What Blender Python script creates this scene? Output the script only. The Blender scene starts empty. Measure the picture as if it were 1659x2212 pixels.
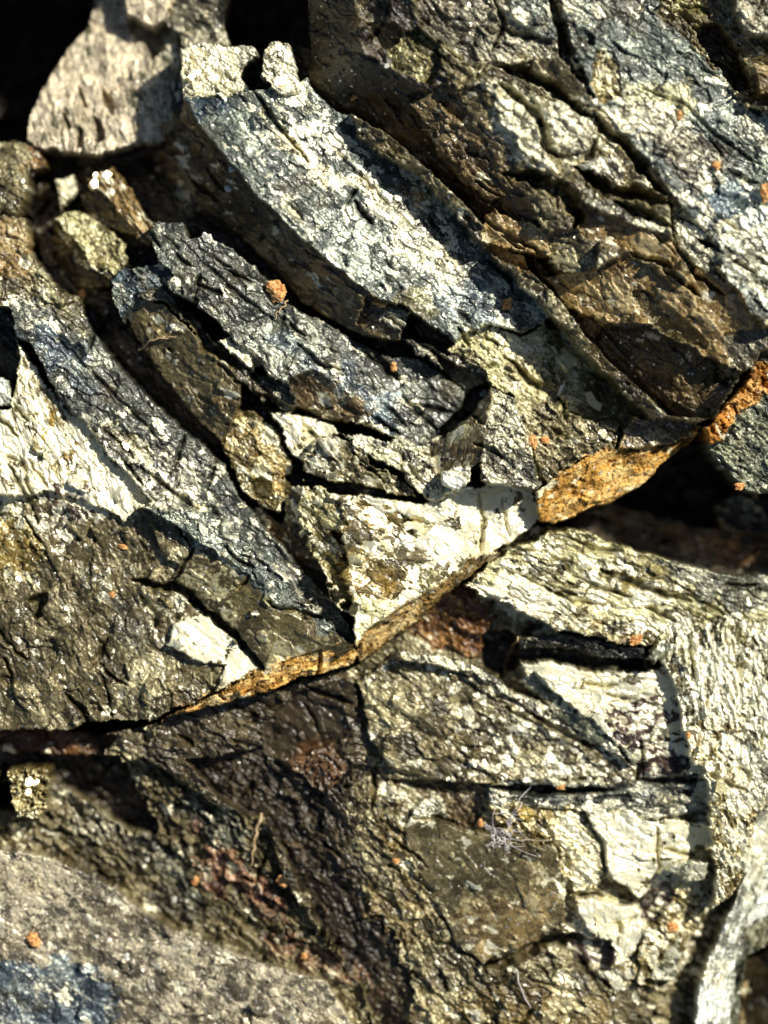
import bpy, bmesh, math, random
import numpy as np
from mathutils import Vector, Matrix

S = bpy.context.scene
K = 0.06 / 1659.0            # metres per drawing unit (the view is 1659 x 2212 units = 6 x 8 cm of rock)
W_, H_ = 1659.0, 2212.0
STEP = 2.0                   # grid spacing of the relief, drawing units

def wx(x): return (x - W_ / 2) * K
def wy(y): return -(y - H_ / 2) * K

# ------------------------------------------------------------------ camera, sky, sun, exposure
cam_data = bpy.data.cameras.new('macro_camera')
cam = bpy.data.objects.new('macro_camera', cam_data)
S.collection.objects.link(cam)
D = 0.28
cam.location = (0, 0, D)
cam.rotation_euler = (0, 0, 0)
cam_data.sensor_fit = 'VERTICAL'
cam_data.sensor_height = 24
cam_data.lens = 24 * D / (H_ * K)
cam_data.clip_start = 0.01
cam_data.clip_end = 5.0
cam_data.dof.use_dof = True
cam_data.dof.focus_distance = D - 5 * K
cam_data.dof.aperture_fstop = 5.6
S.camera = cam

SUN_AZ = math.radians(36)    # direction in the picture, counter-clockwise from the right
SUN_EL = math.radians(43)
sdir = Vector((math.cos(SUN_EL) * math.cos(SUN_AZ), math.cos(SUN_EL) * math.sin(SUN_AZ), math.sin(SUN_EL)))
world = bpy.data.worlds.new('World')
S.world = world
world.use_nodes = True
nt = world.node_tree
nt.nodes.clear()
sky = nt.nodes.new('ShaderNodeTexSky')
sky.sky_type = 'NISHITA'
sky.sun_disc = False
sky.sun_elevation = SUN_EL
sky.sun_rotation = math.radians(90) - SUN_AZ
bg = nt.nodes.new('ShaderNodeBackground')
bg.inputs['Strength'].default_value = 0.055
wo = nt.nodes.new('ShaderNodeOutputWorld')
nt.links.new(sky.outputs[0], bg.inputs[0])
nt.links.new(bg.outputs[0], wo.inputs[0])
sd = bpy.data.lights.new('sun', 'SUN')
sd.energy = 4.8
sd.angle = math.radians(1.3)
sd.color = (1.0, 0.955, 0.86)
sun = bpy.data.objects.new('sun', sd)
S.collection.objects.link(sun)
sun.rotation_euler = sdir.to_track_quat('Z', 'Y').to_euler()
sun.location = sdir * 0.5
S.view_settings.view_transform = 'Standard'
S.view_settings.look = 'None'
S.view_settings.exposure = 0.15
S.view_settings.gamma = 1.0
S.view_settings.use_curve_mapping = False

# ------------------------------------------------------------------ noise
def _hash(ix, iy, seed):
    h = (ix.astype(np.int64) * 374761393 + iy.astype(np.int64) * 668265263 + seed * 1442695041) & 0xffffffff
    h = ((h ^ (h >> 13)) * 1274126177) & 0xffffffff
    h = ((h ^ (h >> 16)) * 2246822519) & 0xffffffff
    h = h ^ (h >> 15)
    return (h & 0xffffff) / float(0xffffff)

def vnoise(x, y, seed=0):
    ix = np.floor(x).astype(np.int64); iy = np.floor(y).astype(np.int64)
    fx = x - ix; fy = y - iy
    fx = fx * fx * (3 - 2 * fx); fy = fy * fy * (3 - 2 * fy)
    a = _hash(ix, iy, seed); b = _hash(ix + 1, iy, seed)
    c = _hash(ix, iy + 1, seed); d = _hash(ix + 1, iy + 1, seed)
    return (a + (b - a) * fx) * (1 - fy) + (c + (d - c) * fx) * fy

def fbm(x, y, seed=0, oct=4, gain=0.5):
    s = 0; a = 1; t = 0
    for o in range(oct):
        s = s + a * (vnoise(x, y, seed + o * 17) - 0.5) * 2
        t += a; a *= gain; x = x * 2.03 + 11.3; y = y * 2.03 + 7.1
    return s / t

def worley(x, y, seed=0):
    """nearest-cell noise: returns F1, F2, cell random a, cell random b, offset to the nearest point"""
    ix = np.floor(x).astype(np.int64); iy = np.floor(y).astype(np.int64)
    f1 = np.full(x.shape, 9.0); f2 = np.full(x.shape, 9.0)
    ra = np.zeros(x.shape); rb = np.zeros(x.shape); ox = np.zeros(x.shape); oy = np.zeros(x.shape)
    for dx in (-1, 0, 1):
        for dy in (-1, 0, 1):
            cx = ix + dx; cy = iy + dy
            px = cx + _hash(cx, cy, seed); py = cy + _hash(cx, cy, seed + 5)
            d = np.hypot(px - x, py - y)
            n = d < f1
            f2 = np.where(n, f1, np.minimum(f2, d))
            f1 = np.where(n, d, f1)
            ra = np.where(n, _hash(cx, cy, seed + 9), ra)
            rb = np.where(n, _hash(cx, cy, seed + 23), rb)
            ox = np.where(n, x - px, ox); oy = np.where(n, y - py, oy)
    return f1, f2, ra, rb, ox, oy

def sstep(a, b, x):
    t = np.clip((x - a) / (b - a), 0, 1)
    return t * t * (3 - 2 * t)

# ------------------------------------------------------------------ relief grid
M = 150
gx = np.arange(-M, W_ + M + 1, STEP); gy = np.arange(-M, H_ + M + 1, STEP)
X, Y = np.meshgrid(gx, gy)
NY, NX = X.shape
w1x = fbm(X / 46, Y / 46, 1, 4, .6); w1y = fbm(X / 46, Y / 46, 2, 4, .6)
w2x = fbm(X / 11, Y / 11, 3, 3, .6); w2y = fbm(X / 11, Y / 11, 4, 3, .6)
Z = np.full(X.shape, -330.0)
O = np.zeros(X.shape, np.int32)
A = np.zeros(X.shape + (3,)); B = np.zeros(X.shape + (3,)); COV = np.zeros(X.shape); MET = np.zeros(X.shape)
PSHEEN = np.full(X.shape, .035); RGH = np.zeros(X.shape); CEL = np.full(X.shape, 40.0); ANG = np.zeros(X.shape); ANI = np.ones(X.shape); CRK = np.zeros(X.shape)
UX, UY = math.cos(SUN_AZ), -math.sin(SUN_AZ)       # towards the sun, y down
VX, VY = math.sin(SUN_AZ), math.cos(SUN_AZ)

def inpoly(px, py, poly):
    c = np.zeros(px.shape, bool)
    n = len(poly)
    for i in range(n):
        x0, y0 = poly[i][:2]; x1, y1 = poly[(i + 1) % n][:2]
        if y0 == y1: continue
        cond = (y0 > py) != (y1 > py)
        xi = (x1 - x0) * (py - y0) / (y1 - y0) + x0
        c ^= cond & (px < xi)
    return c

def ext(v, lo, hi):            # a point drawn on the frame's border runs on past it
    return lo - M - 20 if v <= lo else (hi + M + 20 if v >= hi else v)

def region(poly, warp):
    poly = [(ext(x, 0, W_), ext(y, 0, H_)) for x, y in poly]
    xs = [p[0] for p in poly]; ys = [p[1] for p in poly]
    i0 = max(0, int((min(ys) - 25 - gy[0]) / STEP)); i1 = min(NY, int((max(ys) + 25 - gy[0]) / STEP) + 1)
    j0 = max(0, int((min(xs) - 25 - gx[0]) / STEP)); j1 = min(NX, int((max(xs) + 25 - gx[0]) / STEP) + 1)
    sl = (slice(i0, i1), slice(j0, j1))
    px = X[sl] + (w1x[sl] * 9 + w2x[sl] * 5) * warp; py = Y[sl] + (w1y[sl] * 9 + w2y[sl] * 5) * warp
    return sl, inpoly(px, py, poly)

def cen(poly):
    return sum(p[0] for p in poly) / len(poly), sum(p[1] for p in poly) / len(poly)

# rock colours, some holding glare or shade (linear): main, fleck, fleck coverage, fleck metal
C = dict(
    bed=((.020, .013, .009), (.05, .030, .018), .25, 0),  # near black, adds to the cavity shade by colour
    olive=((.120, .103, .052), (.46, .42, .25), .42, .3),
    olived=((.125, .108, .056), (.34, .30, .17), .42, .3),
    grey=((.110, .105, .080), (.58, .55, .42), .50, .3),
    blue=((.060, .068, .060), (.34, .36, .29), .44, .4),
    bluep=((.050, .078, .098), (.36, .43, .44), .50, .5),
    bluel=((.082, .104, .098), (.50, .55, .46), .44, .4),
    ochre=((.27, .18, .028), (.76, .66, .36), .50, .2),
    cream=((.17, .145, .052), (.90, .86, .63), .82, .15),  # flecks hold the sun's mirror sheen as colour
    white=((.15, .15, .09), (.92, .92, .76), .76, .3),  # also paints blown sun highlights
    wstreak=((.14, .13, .065), (.84, .88, .74), .60, .3),
    speck=((.080, .080, .058), (.74, .72, .53), .56, .3),
    gold=((.17, .13, .035), (.80, .73, .44), .56, .6),
    moss=((.15, .135, .050), (.66, .63, .36), .58, .2),
    brown=((.110, .082, .040), (.32, .25, .13), .40, .3),
    tan=((.25, .175, .070), (.50, .40, .21), .40, .1),
    dbrown=((.045, .034, .019), (.13, .098, .05), .32, .05),  # deepens the shade of walls, gaps and hollows by colour
    rust=((.56, .33, .085), (.90, .66, .28), .55, 0),
    rusto=((.42, .20, .045), (.82, .52, .20), .50, 0),
    pinkr=((.26, .125, .075), (.62, .40, .26), .50, .1),
    rustd=((.14, .065, .020), (.36, .19, .06), .40, 0),
    sand=((.150, .135, .100), (.64, .57, .42), .56, .15),
    purple=((.075, .048, .042), (.66, .60, .44), .30, .1),
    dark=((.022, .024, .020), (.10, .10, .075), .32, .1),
    disc=((.60, .55, .45), (.09, .09, .045), .30, .1),
    silver=((.36, .40, .36), (.90, .94, .88), .62, .15),
    green=((.13, .15, .11), (.44, .45, .32), .40, .2),
)
PARTS = [('bed', 'rock_bed', 'stone')]
def P(thing, name, poly, z, s=0.0, t=0.0, c='olive', mat='stone', rough=8, cell=42, ang=38, ani=2.2, crk=3, warp=1.0, dome=0.0):
    cx, cy = cen(poly)
    sl, m = region(poly, warp)
    dx = X[sl] - cx; dy = Y[sl] - cy
    pl = z + s * (dx * UX + dy * UY) + t * (dx * VX + dy * VY) - dome * (dx * dx + dy * dy) / 1000.0
    idx = len(PARTS); PARTS.append((thing, name, mat))
    Z[sl][m] = pl[m]; O[sl][m] = idx
    a, b, cov, met = C[c]
    A[sl][m] = a; B[sl][m] = b; COV[sl][m] = cov; MET[sl][m] = met
    RGH[sl][m] = rough; CEL[sl][m] = cell; ANG[sl][m] = math.radians(ang); ANI[sl][m] = ani; CRK[sl][m] = crk

def ramp(poly, foot, zb, k):
    sl, m = region(poly, .6)
    px, py = X[sl], Y[sl]
    best = np.full(px.shape, 1e9)
    for (ax, ay), (bx, by) in zip(foot[:-1], foot[1:]):
        L2 = (bx - ax) ** 2 + (by - ay) ** 2
        tt = np.clip(((px - ax) * (bx - ax) + (py - ay) * (by - ay)) / L2, 0, 1)
        best = np.minimum(best, np.hypot(px - ax - tt * (bx - ax), py - ay - tt * (by - ay)))
    zz = np.minimum(zb + k * best, zb + 150)
    mm = m & (O[sl] == len(PARTS) - 1)
    Z[sl][mm] = zz[mm]

def paint(poly, c, k=1.0, warp=3.2, cov=None):
    """a patch of another colour: tarnish film, rust, also painted-in sheen and shade"""
    sl, m = region(poly, warp)
    a, b, cv, met = C[c]
    cv = cv if cov is None else cov
    A[sl][m] = A[sl][m] * (1 - k) + np.array(a) * k; B[sl][m] = B[sl][m] * (1 - k) + np.array(b) * k
    COV[sl][m] = COV[sl][m] * (1 - k) + cv * k; MET[sl][m] = MET[sl][m] * (1 - k) + met * k

def sheen(poly, p):  # chance of pale cells that carry sun sheen in their colour
    sl, m = region(poly, 3); PSHEEN[sl][m] = p

def cut(poly, depth, warp=1.0, abs_z=None):
    sl, m = region(poly, warp)
    Z[sl][m] = (Z[sl][m] - depth) if abs_z is None else abs_z

def smooth_z(n=1):
    global Z
    for _ in range(n):
        Z[1:-1, 1:-1] = (Z[1:-1, 1:-1] * 4 + Z[:-2, 1:-1] + Z[2:, 1:-1] + Z[1:-1, :-2] + Z[1:-1, 2:]) / 8

def crack(pts, w, depth):
    xs = [p[0] for p in pts]; ys = [p[1] for p in pts]
    i0 = max(0, int((min(ys) - w * 3 - gy[0]) / STEP)); i1 = min(NY, int((max(ys) + w * 3 - gy[0]) / STEP) + 1)
    j0 = max(0, int((min(xs) - w * 3 - gx[0]) / STEP)); j1 = min(NX, int((max(xs) + w * 3 - gx[0]) / STEP) + 1)
    if i1 <= i0 or j1 <= j0: return
    sl = (slice(i0, i1), slice(j0, j1))
    px = X[sl] + w1x[sl] * 5 + w2x[sl] * 4; py = Y[sl] + w1y[sl] * 5 + w2y[sl] * 4
    best = np.full(px.shape, 1e9); par = np.zeros(px.shape)
    seg = [math.hypot(pts[i + 1][0] - pts[i][0], pts[i + 1][1] - pts[i][1]) for i in range(len(pts) - 1)]
    acc = 0
    for i in range(len(pts) - 1):
        ax, ay = pts[i]; bx, by = pts[i + 1]
        L2 = (bx - ax) ** 2 + (by - ay) ** 2
        tt = np.clip(((px - ax) * (bx - ax) + (py - ay) * (by - ay)) / L2, 0, 1)
        d_ = np.hypot(px - ax - tt * (bx - ax), py - ay - tt * (by - ay))
        par = np.where(d_ < best, (acc + tt * seg[i]) / sum(seg), par)
        best = np.minimum(best, d_); acc += seg[i]
    wv = w * (0.45 + 1.1 * vnoise(X[sl] / 18, Y[sl] / 18, 77)) * np.clip(5 * par * (1 - par), .12, 1) ** .7
    Z[sl] -= depth * np.clip(1.35 * (1 - best / (wv * 1.15)), 0, 1)

PARTS_START = True
A[:] = C['bed'][0]; B[:] = C['bed'][1]; COV[:] = .25; RGH[:] = 30; CEL[:] = 60; ANI[:] = 1.6; CRK[:] = 6
exec_shapes = None

# ================================================================== SHAPES
#@@SHAPES
# ---- rounded striated stone, top left
RS = 'rounded_stone'
P(RS, 'striated_face', [(42,300),(46,235),(68,180),(96,128),(132,76),(172,30),(212,-30),(390,-30),(372,60),(388,100),(398,160),(404,215),(412,300),(345,305),(280,300),(240,312),(200,335),(130,318),(85,312)], -60, -.25, 0, 'disc', 'streak', rough=4, cell=22, ang=78, ani=2.6, crk=6, dome=.2, warp=.5)
P(RS, 'upper_flap', [(232,-30),(345,-30),(352,25),(322,38),(290,28),(262,12)], -45, -.2, 0, 'disc', 'streak', rough=4, ang=80, warp=.5)
cut([(262,12),(290,28),(322,38),(345,28),(335,90),(318,110),(300,70),(270,40)], 70)
P(RS, 'grey_shoulder', [(345,0),(482,0),(480,40),(490,78),(430,88),(388,95),(375,60),(350,30)], -80, -.1, 0, 'grey', 'stone', rough=6, cell=26)
P(RS, 'inner_lobe', [(330,95),(372,62),(390,100),(400,160),(400,210),(410,300),(350,305),(342,240),(345,170)], -88, -.1, .1, 'grey', 'streak', rough=8, ang=80)
for pl in ([(204,171),(222,185),(238,212),(236,234),(222,222),(210,200)], [(190,236),(208,250),(216,290),(200,296),(196,262)], [(158,255),(168,262),(166,300),(154,308)], [(150,168),(160,172),(178,215),(170,212)], [(120,225),(128,232),(140,262),(132,262)]):
    cut(pl, 40, .6)
paint([(345,235),(380,230),(412,275),(415,300),(380,305),(350,280)], 'tan')
# ---- the bladed crystal mass : lowest ground first
BM = 'bladed_crystal_mass'
P(BM, 'matrix', [(90,310),(200,325),(345,290),(420,250),(640,80),(900,200),(1250,500),(1560,880),(1530,930),(1330,1080),(1165,1125),(1040,1205),(770,1420),(560,1480),(340,1555),(200,1565),(60,1600),(0,1580),(0,620),(80,560),(40,440)], -135, .05, 0, 'dbrown', 'stone', rough=14, cell=60)
# back ridge under the shoulder
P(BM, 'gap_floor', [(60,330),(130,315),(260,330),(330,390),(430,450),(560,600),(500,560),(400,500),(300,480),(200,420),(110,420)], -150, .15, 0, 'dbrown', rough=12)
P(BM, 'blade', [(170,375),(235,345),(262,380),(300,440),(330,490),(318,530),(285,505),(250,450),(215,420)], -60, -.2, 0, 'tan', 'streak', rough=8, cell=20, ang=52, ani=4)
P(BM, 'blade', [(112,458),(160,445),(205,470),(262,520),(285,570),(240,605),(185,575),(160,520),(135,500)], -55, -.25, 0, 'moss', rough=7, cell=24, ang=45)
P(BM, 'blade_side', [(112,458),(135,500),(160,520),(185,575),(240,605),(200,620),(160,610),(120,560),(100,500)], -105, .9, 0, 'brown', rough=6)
P(BM, 'stub', [(105,370),(150,365),(155,400),(120,440),(108,420)], -70, -.1, 0, 'cream', rough=6, cell=16)
P(BM, 'dark_stub', [(150,400),(200,400),(250,450),(290,500),(240,490),(170,450)], -100, .4, 0, 'brown', rough=8)
# wall and top of the long blade A
P(BM, 'blade_wall', [(392,207),(440,290),(500,362),(560,430),(620,490),(700,560),(790,632),(870,664),(866,738),(828,736),(762,716),(700,682),(648,645),(600,590),(540,530),(470,465),(400,425),(330,375),(282,325),(345,300),(372,262)], -50, .95, 0, 'brown', 'streak', rough=7, cell=45, ang=42, ani=4, warp=.6)
P(BM, 'long_blade', [(392,207),(470,195),(548,197),(640,185),(680,150),(850,260),(960,370),(1060,470),(1150,560),(1240,640),(1180,690),(1130,720),(1060,700),(985,745),(905,690),(870,662),(830,652),(790,632),(700,560),(620,490),(560,430),(500,362),(440,290)], 15, -.30, .0, 'bluel', 'grain', rough=4, cell=34, crk=1.5, warp=.6)
P(BM, 'end_facet', [(385,98),(430,86),(545,88),(556,118),(528,138),(522,165),(548,197),(470,202),(395,208),(388,160)], 10, -.45, 0, 'white', 'grain', rough=7, cell=18)
P(BM, 'end_facet', [(562,118),(578,92),(605,84),(628,98),(642,150),(645,205),(600,212),(565,170)], 25, -.5, 0, 'white', 'grain', rough=7, cell=18)
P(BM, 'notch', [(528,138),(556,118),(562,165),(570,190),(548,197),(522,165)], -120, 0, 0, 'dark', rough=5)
P(BM, 'end_block', [(790,640),(850,655),(882,672),(868,735),(838,738),(770,700)], -10, .5, .1, 'grey', rough=5, cell=24)
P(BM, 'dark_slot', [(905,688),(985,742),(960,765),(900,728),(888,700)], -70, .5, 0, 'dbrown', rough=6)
P(BM, 'slot_roof', [(870,735),(900,728),(965,765),(1010,750),(1060,775),(1050,800),(1010,830),(960,800),(905,765)], -25, -.1, .05, 'grey', 'grain', rough=6, cell=24)
# blade C
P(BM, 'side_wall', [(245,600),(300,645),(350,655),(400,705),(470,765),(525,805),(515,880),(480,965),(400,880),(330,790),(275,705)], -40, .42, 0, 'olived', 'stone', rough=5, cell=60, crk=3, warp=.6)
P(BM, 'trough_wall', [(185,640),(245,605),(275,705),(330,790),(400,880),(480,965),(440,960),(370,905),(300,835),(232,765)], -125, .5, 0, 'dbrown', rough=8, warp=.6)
P(BM, 'dark_blade', [(318,500),(330,480),(395,475),(412,518),(448,505),(500,535),(570,590),(625,655),(700,692),(760,728),(835,765),(905,770),(960,805),(1010,850),(950,940),(905,960),(870,955),(780,918),(700,905),(630,870),(560,790),(520,750),(470,700),(420,660),(370,635),(330,600),(240,600),(268,585),(340,570)], -12, -.26, 0, 'blue', 'grain', rough=5, cell=40, crk=2, warp=.8)
P(BM, 'ledge', [(245,600),(330,580),(375,640),(430,700),(500,770),(548,810),(600,850),(560,870),(520,820),(470,765),(400,705),(352,655),(300,645)], -22, -.2, 0, 'grey', 'grain', rough=6, cell=26)
P(BM, 'ledge', [(262,578),(340,568),(372,596),(350,622),(290,640),(262,690),(240,650),(243,600)], 0, -.25, 0, 'bluel', 'grain', rough=6, cell=20)
P(BM, 'ledge', [(470,735),(500,728),(560,780),(545,806),(520,790)], -5, -.3, 0, 'cream', rough=4, cell=18)
P(BM, 'ledge', [(545,800),(625,830),(640,880),(620,895),(590,870),(550,850)], -25, -.2, .1, 'grey', rough=6, cell=20)
P(BM, 'front_lip', [(625,820),(680,800),(740,840),(790,880),(800,918),(720,905),(650,885)], -35, .35, 0, 'brown', rough=5, cell=30)
crack([(372,640),(402,680),(430,705),(445,745),(480,765),(540,800)], 12, 45)
crack([(545,770),(560,800),(540,812)], 9, 35)
crack([(545,845),(620,880),(700,905),(790,930),(860,955)], 10, 60)
crack([(800,745),(845,800),(862,815)], 8, 30)
crack([(870,850),(920,905),(945,925)], 6, 22)
# small facets in the middle
P(BM, 'yellow_facet', [(478,965),(512,882),(560,898),(600,940),(632,1000),(625,1050),(600,1105),(560,1095),(520,1060)], -55, -.1, .1, 'gold', 'grain', rough=7, cell=24)
cut([(538,1040),(560,1032),(585,1045),(578,1075),(552,1078)], 55, .7)
P(BM, 'cream_facet', [(575,888),(640,893),(720,915),(735,935),(680,950),(655,1000),(630,980),(600,930)], -45, -.15, 0, 'cream', 'facet', rough=3, cell=40)
P(BM, 'lump', [(655,985),(680,950),(720,940),(790,965),(800,1000),(880,1040),(905,1075),(850,1070),(780,1045),(700,1035),(655,1020)], -10, .1, -.2, 'olived', rough=9, cell=40, dome=.8)
P(BM, 'shoulder', [(735,935),(860,950),(905,960),(960,935),(985,1000),(960,1040),(1030,1050),(1000,1070),(940,1085),(900,1060),(860,1020),(800,985)], -20, -.2, 0, 'speck', 'grain', rough=7, cell=24)
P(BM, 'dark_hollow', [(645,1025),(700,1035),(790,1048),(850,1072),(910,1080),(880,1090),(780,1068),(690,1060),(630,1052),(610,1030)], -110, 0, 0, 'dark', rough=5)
# pyramid
P(BM, 'pyramid_face', [(1062,838),(1035,870),(985,925),(930,965),(945,1030),(990,1035),(1035,1000),(1050,930)], 20, .62, .1, 'brown', 'streak', rough=4, ang=-60, ani=4, cell=30, warp=.6)
P(BM, 'pyramid_face', [(1062,838),(1110,862),(1135,920),(1160,1000),(1172,1048),(1150,1064),(1090,1052),(1040,1040),(1035,1000),(1050,930)], 30, -.10, 0, 'speck', 'grain', rough=5, cell=20, warp=.6)
P(BM, 'glassy_crystal', [(950,1020),(975,1005),(1010,1008),(1020,1040),(990,1060),(958,1050)], 30, -.2, .2, 'silver', 'facet', rough=6, cell=16)
# mossy ridge to the right of the pyramid
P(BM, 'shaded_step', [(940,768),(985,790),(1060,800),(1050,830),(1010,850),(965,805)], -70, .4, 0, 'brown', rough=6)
P(BM, 'mossy_ridge', [(960,755),(985,735),(1060,700),(1130,725),(1180,690),(1350,760),(1470,880),(1380,920),(1350,1000),(1260,1000),(1190,1045),(1160,1040),(1140,920),(1110,860),(1060,838),(1045,800),(1010,780)], -40, -.28, 0, 'moss', 'grain', rough=6, cell=26)
P(BM, 'brown_flank', [(1110,862),(1180,865),(1260,905),(1345,910),(1330,975),(1250,995),(1180,1045),(1160,1000),(1135,920)], -12, -.12, .1, 'olive', 'grain', rough=9, cell=28)
crack([(1090,765),(1150,820),(1200,850),(1230,880)], 7, 26)
crack([(1120,800),(1170,840)], 6, 20)
# big cream block M
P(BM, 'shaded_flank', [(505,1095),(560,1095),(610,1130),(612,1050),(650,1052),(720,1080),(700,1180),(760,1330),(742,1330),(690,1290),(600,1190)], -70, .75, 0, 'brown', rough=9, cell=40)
P(BM, 'cream_block', [(640,1052),(690,1060),(780,1068),(900,1088),(1000,1062),(1060,1042),(1150,1062),(1165,1112),(1140,1160),(1050,1200),(1000,1250),(940,1290),(870,1332),(772,1405),(762,1330),(725,1320),(690,1230),(655,1140)], -14, -.20, 0, 'cream', 'facet', rough=2.2, cell=55, ang=15, ani=2.5, crk=4)
P(BM, 'brown_corner', [(640,1052),(690,1060),(735,1075),(725,1130),(745,1200),(735,1260),(742,1325),(700,1260),(660,1160)], -28, .2, 0, 'moss', rough=8, cell=26, warp=3.5)
paint([(735,1070),(800,1080),(785,1140),(755,1200),(790,1290),(755,1310),(735,1200)], 'olived')
paint([(520,920),(600,940),(628,1040),(560,1020)], 'ochre')
paint([(730,1120),(790,1140),(800,1230),(740,1260)], 'ochre', .8)
paint([(700,1150),(760,1120),(820,1200),(860,1230),(900,1240),(840,1300),(790,1330),(740,1290)], 'gold')
paint([(830,1175),(880,1165),(935,1190),(900,1218),(850,1208)], 'olived')
paint([(735,1060),(800,1068),(830,1120),(790,1180),(740,1180)], 'olive')
paint([(770,1075),(900,1092),(885,1125),(790,1130)], 'gold')
paint([(930,1240),(1010,1225),(960,1285),(890,1305)], 'moss')
paint([(800,1225),(840,1230),(850,1290),(800,1290)], 'ochre')
paint([(960,1100),(1010,1105),(1000,1140),(950,1130)], 'olived')
paint([(780,1290),(820,1280),(850,1320),(790,1390),(772,1400)], 'moss')
crack([(1035,1060),(1045,1120),(1038,1195)], 5, 18)
crack([(1085,1075),(1095,1120),(1100,1160)], 4, 14)
crack([(870,1130),(900,1120),(930,1135),(905,1150),(880,1145)], 8, 18)
cut([(728,1305),(745,1300),(768,1305),(765,1325),(740,1328)], 60)
# D ridge and its lower left faces
P(BM, 'lower_blade', [(0,640),(60,615),(105,630),(165,638),(190,690),(232,765),(300,835),(370,905),(440,958),(482,1005),(520,1075),(560,1130),(640,1215),(720,1300),(768,1372),(768,1412),(700,1400),(640,1420),(570,1450),(380,1250),(410,1180),(300,1110),(230,1000),(150,900),(60,740)], -28, -.22, 0, 'blue', 'grain', rough=5, cell=34, warp=.8)
P(BM, 'rusty_head', [(0,430),(50,460),(60,540),(105,600),(165,640),(130,660),(60,640),(0,650)], -20, -.15, 0, 'olive', 'grain', rough=8, cell=24)
P(BM, 'cream_slope', [(0,700),(20,690),(45,745),(80,800),(150,880),(230,980),(320,1080),(300,1110),(270,1130),(180,1080),(110,1060),(60,1070),(0,1080)], -22, -.18, 0, 'cream', 'streak', rough=4, cell=40, ang=65, ani=4)
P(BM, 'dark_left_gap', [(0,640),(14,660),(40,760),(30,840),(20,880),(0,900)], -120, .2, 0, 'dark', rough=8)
P(BM, 'silver_sliver', [(0,800),(12,815),(28,860),(20,875),(0,850)], -20, -.2, 0, 'silver', 'facet', rough=3)
P(BM, 'tarnished_flat', [(0,1080),(60,1070),(110,1060),(180,1080),(270,1130),(305,1090),(370,1120),(415,1180),(380,1245),(440,1310),(500,1375),(570,1448),(480,1495),(340,1555),(200,1565),(60,1600),(0,1580)], -35, -.02, 0, 'olived', 'stone', rough=7, cell=48, ang=60, ani=1.4, crk=3.5)
P(BM, 'tarnished_plate', [(372,1245),(412,1180),(430,1160),(480,1180),(560,1250),(680,1330),(768,1395),(700,1400),(640,1420),(570,1450),(500,1372),(440,1308)], -8, .12, 0, 'olive', 'stone', rough=3, cell=80, ang=20, crk=2, warp=.6)
P(BM, 'tarnished_plate', [(300,1095),(370,1125),(412,1180),(395,1225),(355,1205),(330,1160)], -14, .05, 0, 'olive', 'stone', rough=4, cell=40)
P(BM, 'pale_blade_edge', [(300,1095),(400,1090),(480,1120),(560,1190),(680,1310),(742,1375),(700,1365),(600,1290),(500,1215),(430,1170),(370,1130)], 0, -.3, 0, 'bluel', 'grain', rough=6, cell=22)
P(BM, 'sheen_facet', [(408,1332),(440,1325),(500,1375),(566,1440),(520,1465),(462,1500),(482,1440),(410,1425),(360,1395),(375,1350)], -24, -.16, 0, 'cream', 'facet', rough=1.5, cell=60)  # cream colour carries the sun sheen of this facet
crack([(285,1250),(350,1270),(372,1262),(420,1300),(470,1340),(520,1385),(572,1452)], 11, 70)
crack([(372,1260),(400,1210),(420,1180)], 6, 30)
crack([(300,1285),(330,1320),(335,1360)], 7, 35)
crack([(75,1340),(90,1290),(60,1300)], 12, 40)
paint([(0,1090),(60,1100),(90,1200),(80,1270),(0,1290)], 'moss')
paint([(150,1210),(205,1240),(260,1290),(240,1310),(200,1270)], 'speck')
paint([(110,1030),(160,1020),(200,1090),(190,1130),(120,1130)], 'purple', .8)
paint([(60,900),(110,870),(165,980),(120,1020),(80,980)], 'gold')
paint([(140,1000),(190,1010),(205,1065),(150,1070)], 'moss')
paint([(0,960),(60,990),(50,1040),(0,1030)], 'olived')
paint([(180,840),(230,900),(300,960),(300,1010),(210,950)], 'grey', .8)
paint([(60,690),(150,720),(260,840),(300,900),(230,900),(130,820),(70,760)], 'blue')
paint([(60,700),(160,740),(170,780),(100,770)], 'bluep', .6)
paint([(0,440),(60,470),(70,600),(0,620)], 'tan')
paint([(90,600),(185,620),(190,690),(210,730),(110,690)], 'moss', .6)
# paint on the long blade
paint([(560,230),(650,320),(760,370),(830,400),(860,440),(700,400),(620,330)], 'cream')
paint([(800,420),(900,400),(960,470),(1040,580),(1000,620),(860,560)], 'speck', .7)
paint([(860,400),(900,420),(890,450),(870,440)], 'rust', .7)
paint([(395,210),(470,205),(480,250),(430,260)], 'bluep', .8)
paint([(820,640),(900,600),(960,640),(930,700),(860,680)], 'moss', .7)
paint([(640,360),(740,430),(760,500),(700,540),(600,440)], 'bluel', .5)
paint([(900,620),(1040,600),(1090,650),(1060,700),(950,680)], 'bluep', .5)
paint([(240,590),(340,575),(330,640),(270,680)],'bluep',.7)
paint([(560,700),(700,760),(800,860),(700,830)],'bluep',.4)
paint([(1340,60),(1440,130),(1450,200),(1330,180)],'bluep',.5)
paint([(20,690),(140,760),(220,830),(150,830)],'bluep',.6)
paint([(660,560),(720,570),(735,610),(700,600)], 'rustd')
paint([(440,830),(480,850),(510,900)], 'tan')
paint([(770,850),(850,830),(880,900),(850,940),(800,920)], 'bluep')
paint([(960,920),(1040,880),(1010,960)], 'moss', .6)
paint([(640,880),(720,905),(700,960),(650,980)], 'cream', .9)
paint([(790,950),(860,960),(850,1010),(800,985)], 'moss', .6)
paint([(200,1350),(360,1400),(480,1500),(340,1555),(200,1540)], 'olive', .8)
paint([(250,1330),(330,1340),(330,1400),(240,1390)], 'grey', .6)
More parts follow.
